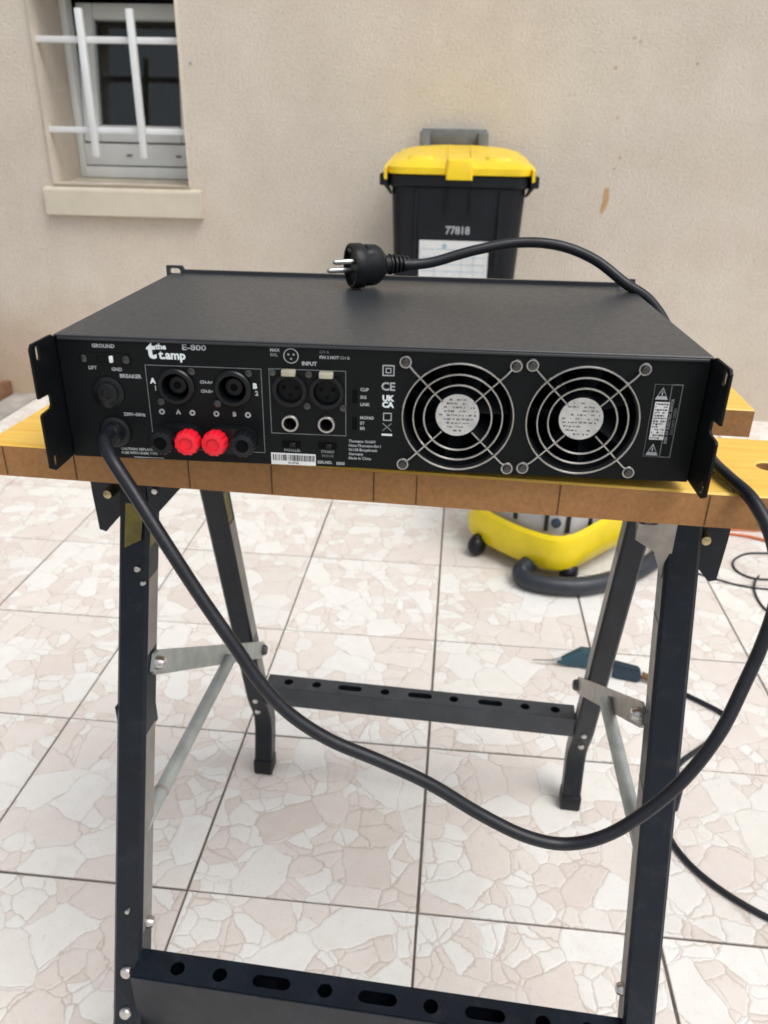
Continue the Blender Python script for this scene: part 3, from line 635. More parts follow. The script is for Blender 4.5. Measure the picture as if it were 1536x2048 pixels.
# fans behind the openings, wire guards and screws in front
for fi, (fx, fz) in enumerate(FANS):
    cx, cz = fx * mm, Zp(fz)
    b = B()
    hub = [(.0142, .004), (.0150, .005), (.0150, .022)]
    b.lathe([(.0150, -.0022), (.0158, -.004), (.0158, -.024)], (cx, 0, cz), (0, -1, 0), 32)
    for k in range(7):
        a0 = 2 * math.pi * k / 7 + .3 * fi
        rings = []
        for rr_, tw in ((.0145, .62), (.024, .50), (.0352, .36)):
            p = []
            for q, yy in ((0, .008), (1, .022)):
                a = a0 + tw * q
                p.append((rr_ * math.cos(a), yy, rr_ * math.sin(a)))
            rings.append([(cx + p[0][0], p[0][1], cz + p[0][2]), (cx + p[1][0], p[1][1], cz + p[1][2]), (cx + p[1][0], p[1][1] + .0012, cz + p[1][2]), (cx + p[0][0], p[0][1] + .0012, cz + p[0][2])])
        b.loft(rings)
    n = 40
    b.loft([[(cx + r_ * math.cos(2 * math.pi * k / n), y_, cz + r_ * math.sin(2 * math.pi * k / n)) for k in range(n)] for r_, y_ in ((.0400, .0018), (.0368, .0018), (.0368, .026), (.0400, .026))], caps=False)
    fan = b.out('fan', 'plastic', AMP, 35)
    b = B(); b.lathe([(.0150, 0), (.0150, .0003)], (cx, .00215, cz), (0, -1, 0), 36); hl = b.out('hub_label', 'fanlabel', fan)
    random.seed(20 + fi)
    b = B()
    for row in range(9):
        c = -.0112 + row * .0028; half = math.sqrt(max(0, .0128 ** 2 - c * c)); a = -half
        while a < half:
            w_ = random.uniform(.0006, .0028)
            if random.random() < .68: b.box(cx + a, cx + min(a + w_, half), .00172, .00180, cz + c - random.uniform(.0003, .0008), cz + c + random.uniform(.0003, .0008))
            a += w_ + random.uniform(.0004, .0014)
    b.out('hub_print', 'greyink', fan, 0)
    b = B(); yw_ = -.0042
    for r_ in (.0378, .0304, .0232): b.ring((cx, yw_, cz), (0, 1, 0), r_, .00072, 56, 6)
    for k in range(4):
        a = math.pi / 4 + k * math.pi / 2; d = Vector((math.cos(a), 0, math.sin(a)))
        e0 = Vector((cx, yw_ + .0014, cz)) + d * .0150; e1 = Vector((cx, yw_ + .0014, cz)) + d * .0440; e2 = Vector((cx, -.0010, cz)) + d * .0485
        b.tube([e0, e1, e2], .00072, 6)
        b.ring(Vector((cx, -.0010, cz)) + d * .0520, (0, 1, 0), .0036, .0009, 20, 6)
    guard = b.out('fan_guard', 'steel', AMP)
    for k in range(4):
        a = math.pi / 4 + k * math.pi / 2
        b = B(); b.lathe([(.0030, 0), (.0032, .0013), (.0026, .0024), (.0012, .0028)], (cx + .0520 * math.cos(a), -.0012, cz + .0520 * math.sin(a)), (0, -1, 0), 16); b.out('screw', 'dsteel', guard)
random.seed(11)
# loudspeaker sockets
for x, z in SPK:
    b = B(); x *= mm; z = Zp(z)
    b.loft([[(x + r_ * math.cos(2 * math.pi * k / 32), y_, z + r_ * math.sin(2 * math.pi * k / 32)) for k in range(32)] for r_, y_ in ((.0130, -.0002), (.0130, -.0024), (.0120, -.0034), (.0097, -.0034), (.0093, -.002), (.0093, .016))], caps=False)
    s_ = b.out('speaker_socket', 'blackterm', AMP)
    b = B(); b.lathe([(.0062, 0), (.0062, .0135), (.0050, .0140)], (x, .016, z), (0, -1, 0), 28); b.out('socket_core', 'plastic', s_)
    b = B(); b.lathe([(.0026, 0), (.0026, .0003)], (x, .0019, z), (0, -1, 0), 20); b.out('socket_bore', 'hole', s_)
    for dx, dz in ((-.0115, .0115), (.0115, -.0115)):
        pass
for x, z in ((-150.5, 45.0), (-127, 22.5), (-110.5, 45), (-87.5, 22.5)):
    b = B(); b.lathe([(.0026, 0), (.0026, .0010), (.0013, .0015)], (x * mm, -.0001, Zp(z)), (0, -1, 0), 14); b.out('screw', 'dsteel', panel)
# combination inputs: XLR above, jack below
for x, z in XLR:
    x *= mm; z = Zp(z)
    b = B(); b.loft([[(x + r_ * math.cos(2 * math.pi * k / 32), y_, z + r_ * math.sin(2 * math.pi * k / 32)) for k in range(32)] for r_, y_ in ((.0118, -.0002), (.0118, -.0022), (.0092, -.0022), (.0090, .010))], caps=False)
    s_ = b.out('xlr_socket', 'plastic', AMP)
    b = B(); b.lathe([(.0086, 0), (.0086, .0080)], (x, .010, z), (0, -1, 0), 28); b.out('socket_core', 'panel', s_)
    for dx, dz in ((-.0042, .0012), (.0042, .0012), (0, -.0042)):
        b = B(); b.lathe([(.0013, 0), (.0013, .0003)], (x + dx, .0019, z + dz), (0, -1, 0), 12); b.out('contact_hole', 'hole', s_)
    b = B(); b.box(x - .0048, x + .0048, -.0055, -.0003, z + .0108, z + .0152, .0008, 2); b.out('release_tab', 'tab', s_)
for x, z in JAK:
    x *= mm; z = Zp(z)
    b = B(); b.loft([[(x + r_ * math.cos(2 * math.pi * k / 32), y_, z + r_ * math.sin(2 * math.pi * k / 32)) for k in range(32)] for r_, y_ in ((.0064, -.0002), (.0064, -.0018), (.0058, -.0026), (.0046, -.0026), (.0044, .012))], caps=False)
    s_ = b.out('jack_socket', 'steel', AMP)
    b = B(); b.lathe([(.0048, 0), (.0048, .0006)], (x, .012, z), (0, -1, 0), 20); b.out('socket_bore', 'hole', s_)
for x, z in ((-71, 21), (-46.0, 21.5), (-47.5, 44.0), (-22.5, 44.5)):
    b = B(); b.lathe([(.0024, 0), (.0024, .0010), (.0012, .0014)], (x * mm, -.0001, Zp(z)), (0, -1, 0), 14); b.out('screw', 'dsteel', panel)
# binding posts: oval black base, red and black knurled nuts
b = B()
for x0, x1 in ((-.157, -.1215), (-.1200, -.083)):
    b.plate(slot((x0 + x1) / 2, Zp(70.0), x1 - x0, .019, 8), [], lambda a, c, t: (a, -.0002 - t, c), .007)
b.out('terminal_block', 'blackterm', AMP, 30)
def post(x, z, mat, tilt):
    x *= mm; z = Zp(z); b = B(); n = 36; rings = []
    ax = Vector((tilt, -1, 0.08)).normalized(); a = Vector((0, 0, 1)); u = (a - ax * a.dot(ax)).normalized(); w = ax.cross(u); o = Vector((x, -.0070, z))
    for r_, h_, kn in ((.0060, 0, 0), (.0080, .001, 1), (.0088, .003, 1), (.0090, .0095, 1), (.0080, .0120, 1), (.0046, .0128, 0), (.0042, .0112, 0)):
        rings.append([o + ax * h_ + (u * math.cos(2 * math.pi * k / n) + w * math.sin(2 * math.pi * k / n)) * r_ * (1 - .07 * kn * (k % 3 == 0)) for k in range(n)])
    b.loft(rings); p_ = b.out('binding_post', mat, AMP, 30)
    b = B(); b.lathe([(.0040, 0), (.0040, .0005)], o + ax * .0110, ax, 16); b.out('post_bore', 'hole' if mat != 'red' else 'red', p_); return p_
post(-147.0, 70.0, 'blackterm', -.05)['label'] = 'black knurled terminal nut'
post(-130.2, 69.8, 'red', .05)['label'] = 'left red knurled terminal nut'; post(-110.6, 69.6, 'red', -.02)['label'] = 'right red knurled terminal nut'
post(-91.0, 69.6, 'blackterm', .05)
# ground lift switch, breaker, cable gland
b = B(); b.plate([(-.2045, Zp(12)), (-.1690, Zp(12)), (-.1690, Zp(20)), (-.2045, Zp(20))], [[(-.1925, Zp(13.5)), (-.1805, Zp(13.5)), (-.1805, Zp(18.5)), (-.1925, Zp(18.5))]], lambda a, c, t: (a, -.0001 - t, c), .0006)
sw = b.out('ground_switch', 'panel', AMP, 20)
b = B(); b.box(-.1925, -.1805, .0004, .0012, Zp(18.5), Zp(13.5)); b.out('switch_well', 'hole', sw, 0)
b = B(); b.box(-.1835, -.1810, -.0022, .0006, Zp(18.3), Zp(13.7), .0004); b.out('slider', 'whitelabel', sw)
for x in (-201.6, -171.8):
    b = B(); b.lathe([(.0027, 0), (.0027, .0010), (.0013, .0015)], (x * mm, -.0007, Zp(15.9)), (0, -1, 0), 14); b.out('screw', 'dsteel', sw)
b = B(); x, z = -.1875, Zp(39.8)
b.lathe([(.0112, 0), (.0112, .0012), (.0088, .0022), (.0076, .0022), (.0076, .0040), (.0066, .0046), (.0036, .0046), (.0032, .0036)], (x, -.0001, z), (0, -1, 0), 32); b.out('breaker_button', 'blackterm', AMP)
b = B(); gx, gz = -.1862, Zp(68.6)
b.lathe([(.0112, 0), (.0112, .0025), (.0095, .0035), (.0078, .0035), (.0074, .0085), (.0060, .0110)], (gx, -.0001, gz), (0, -1, 0), 28); b.out('cable_gland', 'blackterm', AMP)
for x in (-59.5, -33.8):
    b = B(); b.box(x * mm - .0065, x * mm + .0065, -.0006, -.0001, Zp(75.2), Zp(70.6)); s_ = b.out('mode_switch', 'hole', AMP, 0)
    b = B(); b.box(x * mm - .0012, x * mm + .0030, -.0022, -.0006, Zp(74.4), Zp(71.4), .0003); b.out('slider', 'plastic', s_)
for z in (36.0, 55.5):
    b = B(); b.box(-.0162, -.0128, -.0005, -.0001, Zp(z + 4.5), Zp(z - 4.5)); b.out('indicator_window', 'hole', AMP, 0)
# screen print
def line_rect(x0, x1, t0, t1, w=.45, mat='printdim', skew=0.0):
    b = B(); y0, y1 = -.00025, -.00006
    for a0, a1, c0, c1 in ((x0, x1, t0, t0 + w), (x0, x1, t1 - w, t1), (x0, x0 + w, t0 + w, t1 - w), (x1 - w, x1, t0 + w, t1 - w)):
        b.box(a0 * mm, a1 * mm, y0, y1, Zp(c1), Zp(c0))
    return b.out('printed_frame', mat, panel, 0)
line_rect(-159.5, -78.6, 19.0, 80.4); line_rect(-73.6, -20.5, 18.4, 65.2)
def pt(s, x, t, size, mat='print', align='LEFT', rot=0, sx=1.0, bold=0.0):
    return text(s, size * mm, mat, panel, (x * mm, -.00012, Zp(t)), (R(90), -R(rot) if rot else 0, 0), align, 'lettering', sx, bold)
pt('GROUND', -187, 7.2, 3.6, align='CENTER', bold=.00012); pt('LIFT', -196.5, 22.6, 3.3, align='CENTER', bold=.00010); pt('GND', -179.5, 23.2, 3.3, align='CENTER', bold=.0001)
pt('BREAKER', -170.5, 27.8, 3.7, align='CENTER', bold=.00012); pt('230V~50Hz', -171.0, 55.5, 3.2, align='CENTER', bold=.0001)
pt('CAUTION: REPLACE', -184, 81.8, 2.6, bold=.00008); pt('FUSE WITH SAME TYPE', -184, 84.8, 2.6, bold=.00008)
b = B(); b.box(-.1750, -.1530, -.00025, -.00006, Zp(88.1), Zp(87.6)); b.out('printed_line', 'print', panel, 0)
pt('t', -156.6, 9.0, 17, 'logo', bold=.0006); pt('the', -150.5, 6.3, 5.4, 'logo', bold=.00022); pt('t.amp', -148.8, 12.0, 8.2, 'logo', bold=.0003); pt('E-800', -132.5, 6.2, 5.4, 'print', sx=1.35, bold=.0001)
pt('CH-A+', -117.4, 30.0, 3.0, align='CENTER', bold=.0001); pt('CH-B+', -117.4, 36.5, 3.0, align='CENTER', bold=.0001)
pt('A', -155.0, 30.5, 5.0, 'logo', align='CENTER', bold=.0003); pt('1', -153.6, 35.6, 4.6, align='CENTER', bold=.0002); pt('B', -83.6, 31.5, 5.0, 'logo', align='CENTER', bold=.0003); pt('2', -82.6, 36.6, 4.6, align='CENTER', bold=.0002)
for x, s_ in ((-150.9, '-'), (-139.1, 'A'), (-129.1, '+'), (-112.0, '+'), (-99.2, 'B'), (-89.6, '-')):
    b = B()
    if s_ in 'AB': pt(s_, x, 52.4, 4.2, 'print', 'CENTER', bold=.0003)
    else:
        b.plate(circle(x * mm, Zp(52.5), .0021, 16), [circle(x * mm, Zp(52.5), .0010, 10)], lambda a, c, t: (a, -.00006 - t, c), .00018); b.out('printed_dot', 'print', panel, 0)
pt('MAX', -72.0, 5.8, 3.0, bold=.0001); pt('INPUT', -45.5, 14.4, 3.6, 'print', 'CENTER', bold=.00015); pt('BAL', -72.0, 9.0, 3.0, 'printdim', bold=.0001); pt('PIN 2 HOT', -38.5, 9.6, 2.8, bold=.0001); pt('CH A', -38.5, 6.0, 2.8, 'printdim'); pt('CH B', -24.5, 9.6, 2.8, 'print')
b = B(); b.plate(circle(-.0578, Zp(9.4), .0052, 24), [circle(-.0578, Zp(9.4), .0046, 24)], lambda a, c, t: (a, -.00006 - t, c), .00018)
for dx, dz in ((-.0018, .001), (.0018, .001), (0, -.002)): b.plate(circle(-.0578 + dx, Zp(9.4) + dz, .0007, 8), [], lambda a, c, t: (a, -.00006 - t, c), .00018)
b.out('printed_pin_diagram', 'print', panel, 0)
for t, s_ in ((31.0, 'CLIP'), (36.4, 'SIG'), (41.6, 'LINK'), (51.2, 'MONO'), (55.2, 'ST'), (59.0, 'BR')): pt(s_, -10.8, t, 3.0, 'print', bold=.0001)
# symbols column: class II box, lightning, bin mark, CE mark turned by a quarter
line_rect(4.2, 12.4, 13.2, 20.8, .8, 'print'); line_rect(6.4, 10.2, 15.2, 18.8, .6, 'print')
pt('CE', 8.3, 28.4, 8.0, 'print', 'CENTER', bold=.0002); pt('UK', 8.3, 36.6, 5.6, 'logo', 'CENTER', bold=.0003); pt('CA', 8.3, 41.2, 5.6, 'logo', 'CENTER', bold=.0003)
line_rect(5.2, 11.2, 46.8, 52.6, .7, 'print')
b = B(); b.tube([(.0050, -.0002, Zp(54.5)), (.0112, -.0002, Zp(60))], .0004, 5); b.tube([(.0112, -.0002, Zp(54.5)), (.0050, -.0002, Zp(60))], .0004, 5); b.out('printed_cross', 'printdim', panel)
b = B(); b.box(.0044, .0118, -.00028, -.00006, Zp(63.6), Zp(62.2)); b.out('printed_bar', 'logo', panel, 0)
for i, s_ in enumerate(('Thomann GmbH', 'Hans-Thomann-Str.1', '96138 Burgebrach', 'Germany', 'Made in China')): pt(s_, -18.8, 68.8 + i * 3.2, 2.75, 'print', bold=.00006)
pt('PARALLEL', -59.0, 77.6, 2.7, 'print', 'CENTER'); pt('STEREO', -33.8, 77.6, 2.7, 'print', 'CENTER'); pt('BRIDGE', -33.8, 80.8, 2.5, 'printdim', 'CENTER'); pt('SER.NO.', -41.2, 85.8, 3.0, 'print', bold=.0001); pt('E800', -27.6, 86.2, 3.0, 'print', bold=.0001)
# barcode label
b = B(); b.box(-.0745, -.0425, -.0005, -.0001, Zp(88.9), Zp(80.2)); bl = b.out('barcode_label', 'whitelabel', AMP, 0, rot=(0, R(.3), 0))
b = B(); x = -73.2; random.seed(5)
while x < -44:
    w = random.choice((.35, .5, .8, 1.0)); b.box(x * mm, (x + w) * mm, -.00062, -.00052, Zp(85.8), Zp(81.2)); x += w + random.choice((.4, .6, .9))
b.out('barcode_bars', 'ink', bl, 0)
text('0018746', .0022, 'ink', bl, (-.0585, -.00058, Zp(87.4)), align='CENTER')
# rating label on the right
line_rect(185.8, 204.4, 19.3, 71.2, .5, 'printdim'); line_rect(185.8, 197.4, 19.3, 71.2, .5, 'printdim')
b = B(); b.box(.1880, .1976, -.0004, -.0001, Zp(58.4), Zp(31.7)); rl = b.out('rating_label', 'whitelabel', AMP, 0)
random.seed(9)
b = B()
for row in range(13):
    c = 32.6 + row * 2.0; a = .1886
    while a < .1966:
        w_ = random.uniform(.0004, .0016)
        if random.random() < .7: b.box(a, min(a + w_, .1970), -.00052, -.00042, Zp(c + random.uniform(.7, 1.4)), Zp(c))
        a += w_ + .0005
b.out('rating_print', 'ink', rl, 0)
for t in (25.0, 65.0):
    b = B(); b.plate([(.1916 - .0042, Zp(t + 5.0)), (.1916 + .0042, Zp(t + 5.0)), (.1916, Zp(t - 3.6))], [[(.1916 - .0028, Zp(t + 2.6)), (.1916 + .0028, Zp(t + 2.6)), (.1916, Zp(t - 2.2))]], lambda a, c, q: (a, -.00006 - q, c), .00018)
    b.box(.1912, .1920, -.00025, -.00006, Zp(t + 2.0), Zp(t - .6)); b.out('warning_triangle', 'print', panel, 0)
pt('RISK OF ELECTRIC SHOCK', 199.4, 45.2, 2.7, 'print', 'CENTER', rot=90); pt('DO NOT OPEN', 202.4, 45.2, 2.7, 'printdim', 'CENTER', rot=90)

# mains cable and plug (world coordinates turned into the amplifier frame)
bpy.context.view_layer.update()
inv = AMP.matrix_world.inverted()
W_ = [(-0.2387, .5075, .7888), (-0.2386, .4955, .7888), (-0.2360, .4850, .7870), (-0.2251, .4722, .7782), (-0.2097, .4641, .7588), (-0.1869, .4519, .7294), (-0.1628, .4427, .6947), (-0.1398, .4350, .6630), (-0.1216, .4295, .6370), (-0.1006, .4260, .6143), (-0.0723, .4247, .5950), (-0.0366, .4255, .5787), (-0.0001, .4256, .5609), (.0373, .4235, .5382), (.0707, .4198, .5245), (.0999, .4201, .5198), (.1274, .4217, .5296), (.1536, .4279, .5492), (.1789, .4373, .5756), (.1998, .4495, .6084), (.2152, .4663, .6402), (.2240, .4760, .6656), (.2285, .4820, .6930), (.2260, .4850, .7180), (.2185, .4935, .7430), (.2085, .5120, .7600), (.2000, .5400, .7640), (.1974, .5708, .7634), (.2000, .6050, .7634), (.2010, .6400, .7690), (.1965, .6800, .7950), (.1860, .7200, .8300), (.1715, .7440, .8500), (.1500, .7560, .8625), (.1221, .7660, .8805), (.0891, .7670, .8917), (.0524, .7650, .8935), (.0120, .7570, .8866), (-.0235, .7490, .8766), (-.0400, .7450, .8742), (-.0520, .7408, .8741)]
pts = [inv @ p for p in spline(W_, 8)]
b = B(); b.tube(pts, .00475, 14); cable = b.out('power_cable', 'cable', AMP, 60)
fc = inv @ Vector((-.0985, .7215, .8743)); bd = (inv.to_3x3() @ Vector((.89, .456, 0))).normalized()     # face centre, direction from the face to the cable
zz = Vector((0, 0, 1)); hh = bd.cross(zz).normalized()
def prof_ring(d, a, c, n=32, flat=0.0):
    out = []
    for k in range(n):
        th = 2 * math.pi * k / n; ca, sa = math.cos(th), math.sin(th)
        out.append(fc + bd * d + hh * (a * ca) + zz * (c * sa))
    return out
b = B(); b.loft([prof_ring(d, a, c) for d, a, c in ((.0035, .0150, .0150), (.0035, .0166, .0166), (0, .0168, .0168), (0, .0187, .0187), (.0012, .0194, .0194), (.0100, .0194, .0194), (.0112, .0186, .0186), (.0114, .0168, .0168), (.0135, .0166, .0166), (.0142, .0150, .0182), (.0235, .0142, .0178), (.0275, .0130, .0158), (.0315, .0105, .0115), (.0325, .0085, .0085), (.0370, .0082, .0082))])
plug = b.out('mains_plug', 'plastic', cable, 35)
b = B()
for i in range(5):
    d = .0370 + i * .0042; r_ = .0092 - i * .0006
    b.lathe([(r_ * .8, 0), (r_, .0004), (r_, .0020), (r_ * .8, .0024)], fc + bd * d, bd, 20)
b.lathe([(.0060, 0), (.0052, .017)], fc + bd * .039, bd, 20); b.out('strain_relief', 'plastic', cable)
pl = (-hh * .85 - zz * .50) if (hh.y < 0) else (hh * .85 - zz * .50)
pl.normalize(); el = bd.cross(pl).normalized()
if el.z < 0: el = -el
for s in (-1, 1):
    b = B(); b.lathe([(.0024, -.004), (.0024, .0165), (.0018, .0182), (.0008, .0190)], fc + pl * .0095 * s, -bd, 16); b.out('plug_pin', 'steel', cable)
    b = B(); c0 = fc + el * .0160 * s - bd * -.0010
    q = [c0 + pl * .0035, c0 - pl * .0035]; b.quad(q[0], q[1], q[1] + bd * .010 + el * .0036 * s, q[0] + bd * .010 + el * .0036 * s)
    b.quad(q[0], q[1], q[1] - el * s * .003 + bd * .002, q[0] - el * s * .003 + bd * .002); b.out('earth_clip', 'steel', cable, 0)

# ------------------------------------------------------------------ wheelie bin
BIN = empty('wheelie_bin', (-0.023, 2.66, 0), R(0.8))
tag(BIN, 'dark wheeled rubbish bin with bright yellow lid against the wall', 'bin')
def rrect(hx, y0, y1, r, z, n=5, bow=0.0):
    pts = []
    for cx, cy, a0 in ((hx - r, y1 - r, 0), (-hx + r, y1 - r, 90), (-hx + r, y0 + r, 180), (hx - r, y0 + r, 270)):
        for k in range(n + 1):
            a = R(a0 + 90 * k / n); pts.append((cx + r * math.cos(a), cy + r * math.sin(a), z))
    return pts
b = B(); b.loft([rrect(.150, -.155, .150, .03, .03), rrect(.160, -.165, .165, .035, .06), rrect(.1825, -.2250, .235, .040, .60), rrect(.1925, -.2360, .250, .040, .835), rrect(.1925, -.2360, .250, .040, .858)])
b.out('body', 'binbody', BIN, 40)
b = B(); b.loft([rrect(.1950, -.2385, .2525, .040, .842), rrect(.2030, -.2460, .2600, .042, .848), rrect(.2030, -.2460, .2600, .042, .874), rrect(.1950, -.2385, .2525, .040, .876), rrect(.1900, -.2335, .2475, .038, .870)]); b.out('rim', 'binbody', BIN, 40)
for x in (-.120, .120):
    b = B(); b.box(x - .004, x + .004, -.2425, -.232, .62, .838, .002); b.out('front_rib', 'binbody', BIN)
for x in (-.035, .035):
    b = B(); b.box(x - .003, x + .003, -.2440, -.234, .775, .838, .002); b.out('front_rib', 'binbody', BIN)
for s in (-1, 1):
    b = B(); b.box(s * .2145 - .0120, s * .2145 + .0120, -.235, -.165, .846, .878, .004, 2)
    b.loft([[(s * .203, -.230, .846), (s * .214, -.230, .846), (s * .214, -.170, .846), (s * .203, -.170, .846)], [(s * .1925, -.215, .822), (s * .196, -.215, .822), (s * .196, -.185, .822), (s * .1925, -.185, .822)]]); b.out('lifting_lug', 'binbody', BIN, 30)
# lid: shallow dome, hinged at the back, with a front grip
def lidring(hx, y0, y1, r, z0, z1): return [(x, y, z0 + (z1 - z0) * (y - y0) / (y1 - y0)) for x, y, _ in rrect(hx, y0, y1, r, 0, 6)]
b = B(); b.loft([lidring(.200, -.2490, .262, .045, .8775, .900), lidring(.2075, -.2560, .268, .048, .879, .902), lidring(.2070, -.2555, .268, .048, .896, .922), lidring(.1900, -.2300, .258, .055, .910, .936), lidring(.1500, -.185, .235, .070, .917, .946), lidring(.0900, -.10, .17, .05, .924, .950)])
lid = b.out('lid', 'binlid', BIN, 35)
b = B(); b.loft([rrect(.0375, -.2680, -.215, .006, .866), rrect(.0375, -.2680, -.215, .006, .890), rrect(.0345, -.2600, -.16, .008, .9150), rrect(.0330, -.2400, -.12, .008, .9220)]); b.out('lid_grip', 'binlid', lid, 30)
for s in (-1, 1):
    b = B(); b.loft([rrect(.045, -.205, -.09, .015, .9080), rrect(.034, -.192, -.10, .014, .9245)]); o = b.out('lid_panel', 'binlid', lid, 30); o.location.x = s * .112
for s in (-1, 1):      # the lid's side skirts hang lower than its front edge
    b = B(); b.loft([[(s * .2045, y, z0), (s * .2125, y, z0 + .004), (s * .2115, y, z1), (s * .2035, y, z1)] for y, z0, z1 in ((-.252, .862, .893), (-.215, .868, .900), (.24, .892, .922))]); b.out('lid_skirt', 'binlid', lid, 30)
    b = B(); b.loft([[(s * .034 - .002, y, z), (s * .034 + .002, y, z), (s * .034 + .0015, y, z + .004), (s * .034 - .0015, y, z + .004)] for y, z in ((-.215, .9145), (-.16, .9200), (.16, .9475))]); b.out('lid_rib', 'binlid', lid, 30)
# grey handle at the back
b = B(); b.box(-.115, .105, .286, .300, .948, .998, .005, 2); b.box(-.120, -.085, .255, .300, .905, .990, .005, 2); b.box(.075, .110, .255, .300, .905, .990, .005, 2); o = b.out('rear_handle', 'binhandle', BIN); o.location.x = -.016
for x in (-.17, .17):
    b = B(); b.lathe([(.085, 0), (.1, .006), (.1, .034), (.085, .04)], (x - .02 if x > 0 else x - .02, .215, .1002), (1, 0, 0), 32); b.out('wheel', 'plastic', BIN)
# white sheet, printed number
b = B(); f = lambda z: -.2250 - (.2360 - .2250) * (z - .60) / .235 - .0012
b.quad((-.104, f(.49), .49), (.099, f(.49), .49), (.097, f(.700), .700), (-.106, f(.700), .700)); sh = b.out('label_sheet', 'whitelabel', BIN, 0)
b = B()
for z in (.675, .652, .632, .612, .592): b.box(-.098, .090, f(z) - .0006, f(z) - .0002, z - .0006, z + .0006)
for x in (-.06, .02, .055): b.box(x - .0005, x + .0005, f(.65) - .0009, f(.65) - .0006, .59, .69)
b.out('sheet_rules', 'bluemark', sh, 0)
b = B(); b.lathe([(.0, 0), (.007, .0002), (.0072, .0004)], (-.032, f(.688) - .0004, .684), (0, -1, 0), 14); b.out('sheet_emblem', 'bluemark', sh, 0)
text('77818', .030, 'print', BIN, (.004, f(.728) - .0004, .728), align='CENTER', sx=.95, bold=.0009)

# ------------------------------------------------------------------ vacuum cleaner behind the bench
VAC = empty('vacuum_cleaner', (0.272, 1.880, 0), R(-42))
tag(VAC, 'yellow and light grey wet and dry vacuum cleaner on castors behind the workbench', 'vacuum cleaner')
def sup(hx, hy, z, p=2.6, n=48, dz=0.0):
    out = []
    for k in range(n):
        a = 2 * math.pi * k / n; c, s = math.cos(a), math.sin(a)
        rr_ = (abs(c) ** p + abs(s) ** p) ** (-1 / p)
        out.append((hx * rr_ * c, hy * rr_ * s, z + dz * abs(c) ** 2))
    return out
b = B(); b.loft([sup(.142, .150, .050, 5.0, dz=.01), sup(.158, .166, .030, 5.0, dz=.01), sup(.168, .176, .042, 5.0, dz=.01), sup(.172, .180, .080, 5.0, dz=.01), sup(.162, .170, .112, 5.0, dz=.016), sup(.150, .158, .118, 5.0, dz=.018), sup(.146, .152, .100, 5.0)]); b.out('base_tray', 'yellow', VAC, 35)
b = B(); b.loft([sup(.136, .142, .09, 4.0), sup(.140, .146, .20, 4.0), sup(.142, .148, .30, 4.0), sup(.136, .142, .312, 4.0)]); body = b.out('container', 'greyshell', VAC, 35)
for k, a in enumerate((-58, -40, -92, -14)):
    c_, s__ = math.cos(R(a)), math.sin(R(a)); rr_ = (abs(c_) ** 4 + abs(s__) ** 4) ** (-1 / 4)
    mt_ = Matrix.Translation((.140 * rr_ * c_, .146 * rr_ * s__, 0)) @ Matrix.Rotation(R(a + 90), 4, 'Z')
    b = B(); b.box(-.005, .005, -.003, .02, .125, .29, .001, 1, mt_); b.out('shell_seam', 'plastic', body)
c_, s__ = math.cos(R(-50)), math.sin(R(-50)); rr_ = (abs(c_) ** 4 + abs(s__) ** 4) ** (-1 / 4)
b = B(); b.lathe([(.012, 0), (.012, .006), (.008, .008)], (.137 * rr_ * c_, .143 * rr_ * s__, .150), (c_, s__, 0), 20); b.out('drain_plug', 'tealdark', body)
b = B(); b.loft([sup(.154, .160, .3125, 3.0), sup(.160, .166, .33, 3.0), sup(.152, .156, .36, 3.0), sup(.11, .11, .378, 3.0)]); b.out('motor_lid', 'plastic', VAC, 35)
for x, y in ((-.090, -.184), (.150, -.120), (-.150, .10), (.10, .150)):
    b = B(); b.lathe([(.010, 0), (.020, .004), (.0262, .012), (.0275, .020), (.0262, .028), (.020, .036), (.010, .040)], (x - .020, y, .0278), (1, .15, 0), 24); b.box(x - .010, x + .010, y - .010, y + .010, .03, .058, .003); b.out('castor', 'plastic', VAC)
# hose lying in front
bpy.context.view_layer.update(); iv = VAC.matrix_world.inverted()
H = [(.245, 1.735, .050), (.205, 1.705, .034), (.190, 1.672, .026), (.215, 1.645, .024), (.275, 1.633, .024), (.345, 1.644, .024), (.425, 1.690, .024), (.500, 1.758, .024), (.562, 1.845, .026), (.575, 1.930, .05), (.530, 2.00, .12), (.425, 1.975, .20)]
hp = [iv @ p for p in spline(H, 14)]
b = B(); b.tube(hp, [.0215 + .0016 * (i % 2) for i in range(len(hp))], 14); b.out('hose', 'hose', VAC, 60)

# ------------------------------------------------------------------ corded hand tool and its lead, other leads on the floor
TOOL = empty('corded_hand_tool', (0.300, 1.343, 0), R(-6))
tag(TOOL, 'teal corded hand tool with a thin metal tip lying on the tiles', 'hand tool')
b = B()
def tri(x, w, zb, zt, y0=0): return [(x, y0 - w, zb), (x, y0 + w, zb), (x, y0 + w * .7, zt), (x, y0 - w * .7, zt)]
b.loft([tri(-.056, .003, .008, .018, .000), tri(-.036, .010, .004, .026, .008), tri(-.010, .017, .002, .036, .018), tri(.018, .016, .002, .038, .016), tri(.042, .012, .003, .030, .004)])
bmesh.ops.bevel(b.bm, geom=b.bm.edges[:], offset=.0012, segments=1, affect='EDGES'); b.out('tool_body', 'teal', TOOL, 40)
b = B(); b.tube([(-.105, -.004, .010), (-.070, -.003, .014), (-.048, .002, .018)], [.0014, .0020, .0036], 8); b.out('metal_tip', 'steel', TOOL)
b = B(); b.loft([tri(.040, .011, .004, .028), tri(.060, .014, .001, .030, -.004), tri(.104, .013, .001, .028, -.010), tri(.108, .008, .004, .022, -.012)])
bmesh.ops.bevel(b.bm, geom=b.bm.edges[:], offset=.0018, segments=2, affect='EDGES'); b.out('grip', 'tealdark', TOOL, 40)
b = B(); b.box(.046, .052, -.019, .016, .002, .0375, .002); b.out('grip_band', 'whitelabel', TOOL)
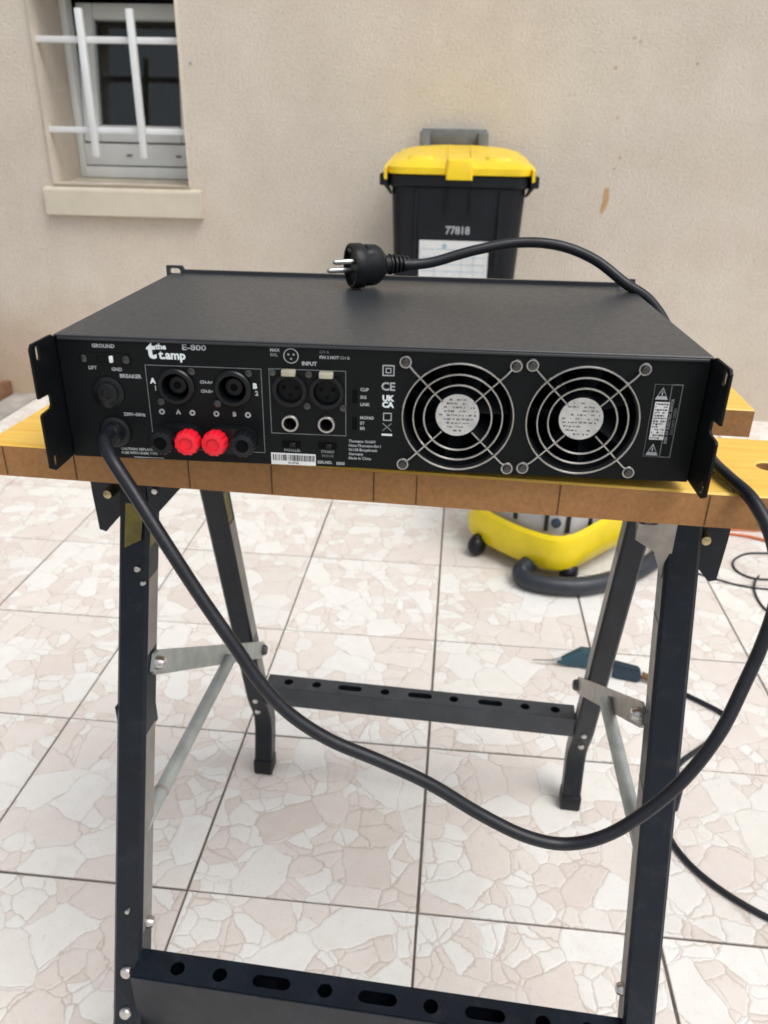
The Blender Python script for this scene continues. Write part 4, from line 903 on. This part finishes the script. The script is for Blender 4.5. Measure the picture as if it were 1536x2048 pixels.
b = B(); b.tube([(.110, -.012, .014), (.128, -.016, .011), (.145, -.020, .008)], [.008, .0065, .005], 12); b.out('cord_sleeve', 'brownrubber', TOOL)
bpy.context.view_layer.update(); iv = TOOL.matrix_world.inverted()
Cd = [(.442, 1.308, .0070), (.480, 1.284, .0050), (.534, 1.240, .0048), (.546, 1.222, .0048), (.543, 1.200, .0048), (.523, 1.174, .0048), (.486, 1.138, .0048), (.425, 1.080, .0048), (.385, 1.010, .0048), (.372, .950, .0048), (.384, .890, .0048), (.420, .838, .0048), (.480, .792, .0048), (.560, .755, .0048), (.660, .74, .0048), (.80, .78, .0048), (1.00, .90, .0048), (1.30, 1.02, .0048), (1.70, 1.00, .0048), (2.20, 1.12, .0048)]
b = B(); b.tube([iv @ p for p in spline(Cd, 10)], .0048, 12); b.out('tool_cord', 'cable', TOOL, 60)
L1 = [(2.3, 2.20, .0028), (1.7, 2.06, .0028), (1.30, 1.99, .0028), (1.00, 1.93, .0028), (.851, 1.909, .0028), (.795, 1.899, .0028), (.755, 1.866, .0028), (.738, 1.830, .0028), (.741, 1.793, .0028), (.768, 1.768, .0028), (.815, 1.768, .0028), (.90, 1.79, .0028), (1.08, 1.82, .0028), (1.45, 1.88, .0028), (2.2, 1.86, .0028)]
b = B(); b.tube(spline(L1, 10), .0028, 8); tag(b.out('looped_lead', 'cable', smooth=60), 'thin black lead lying in a loop on the tiles at the right edge', 'cord')
L2 = [(.60, 1.800, .0026), (.640, 1.772, .0026), (.682, 1.748, .0026), (.724, 1.728, .0026), (.787, 1.718, .0026), (.90, 1.715, .0026), (1.05, 1.70, .0026), (1.5, 1.66, .0026), (2.2, 1.72, .0026)]
b = B(); b.tube(spline(L2, 10), .0024, 8); tag(b.out('short_lead', 'cable', smooth=60), 'short thin black lead crossing below the looped lead', 'cord')
L3 = [(.782, 1.772, .0082), (.764, 1.742, .0076), (.752, 1.708, .0040), (.747, 1.655, .0026), (.756, 1.612, .0026), (.80, 1.56, .0026), (.90, 1.52, .0026), (1.2, 1.50, .0026), (1.6, 1.42, .0026), (2.2, 1.46, .0026)]
b = B(); b.tube(spline(L3, 10), .0026, 8); tag(b.out('trailing_lead', 'cable', smooth=60), 'thin black lead running from the loop towards the lower right', 'cord')
for pts_, lab in (([(.64, 2.05, .0042), (.763, 2.038, .0042), (.832, 2.041, .0042), (.888, 2.045, .0042), (1.1, 2.09, .0042), (1.6, 2.20, .0042), (2.3, 2.35, .0042)], 'orange extension cord on the tiles, farther strand'), ([(.66, 2.03, .0042), (.776, 2.010, .0042), (.832, 1.998, .0042), (.874, 1.981, .0042), (1.02, 1.945, .0042), (1.20, 1.935, .0042), (1.6, 2.00, .0042), (2.3, 2.05, .0042)], 'orange extension cord on the tiles, nearer strand')):
    b = B(); b.tube(spline(pts_, 8), .0042, 8); tag(b.out('orange_cord', 'orange', smooth=60), lab, 'cord')
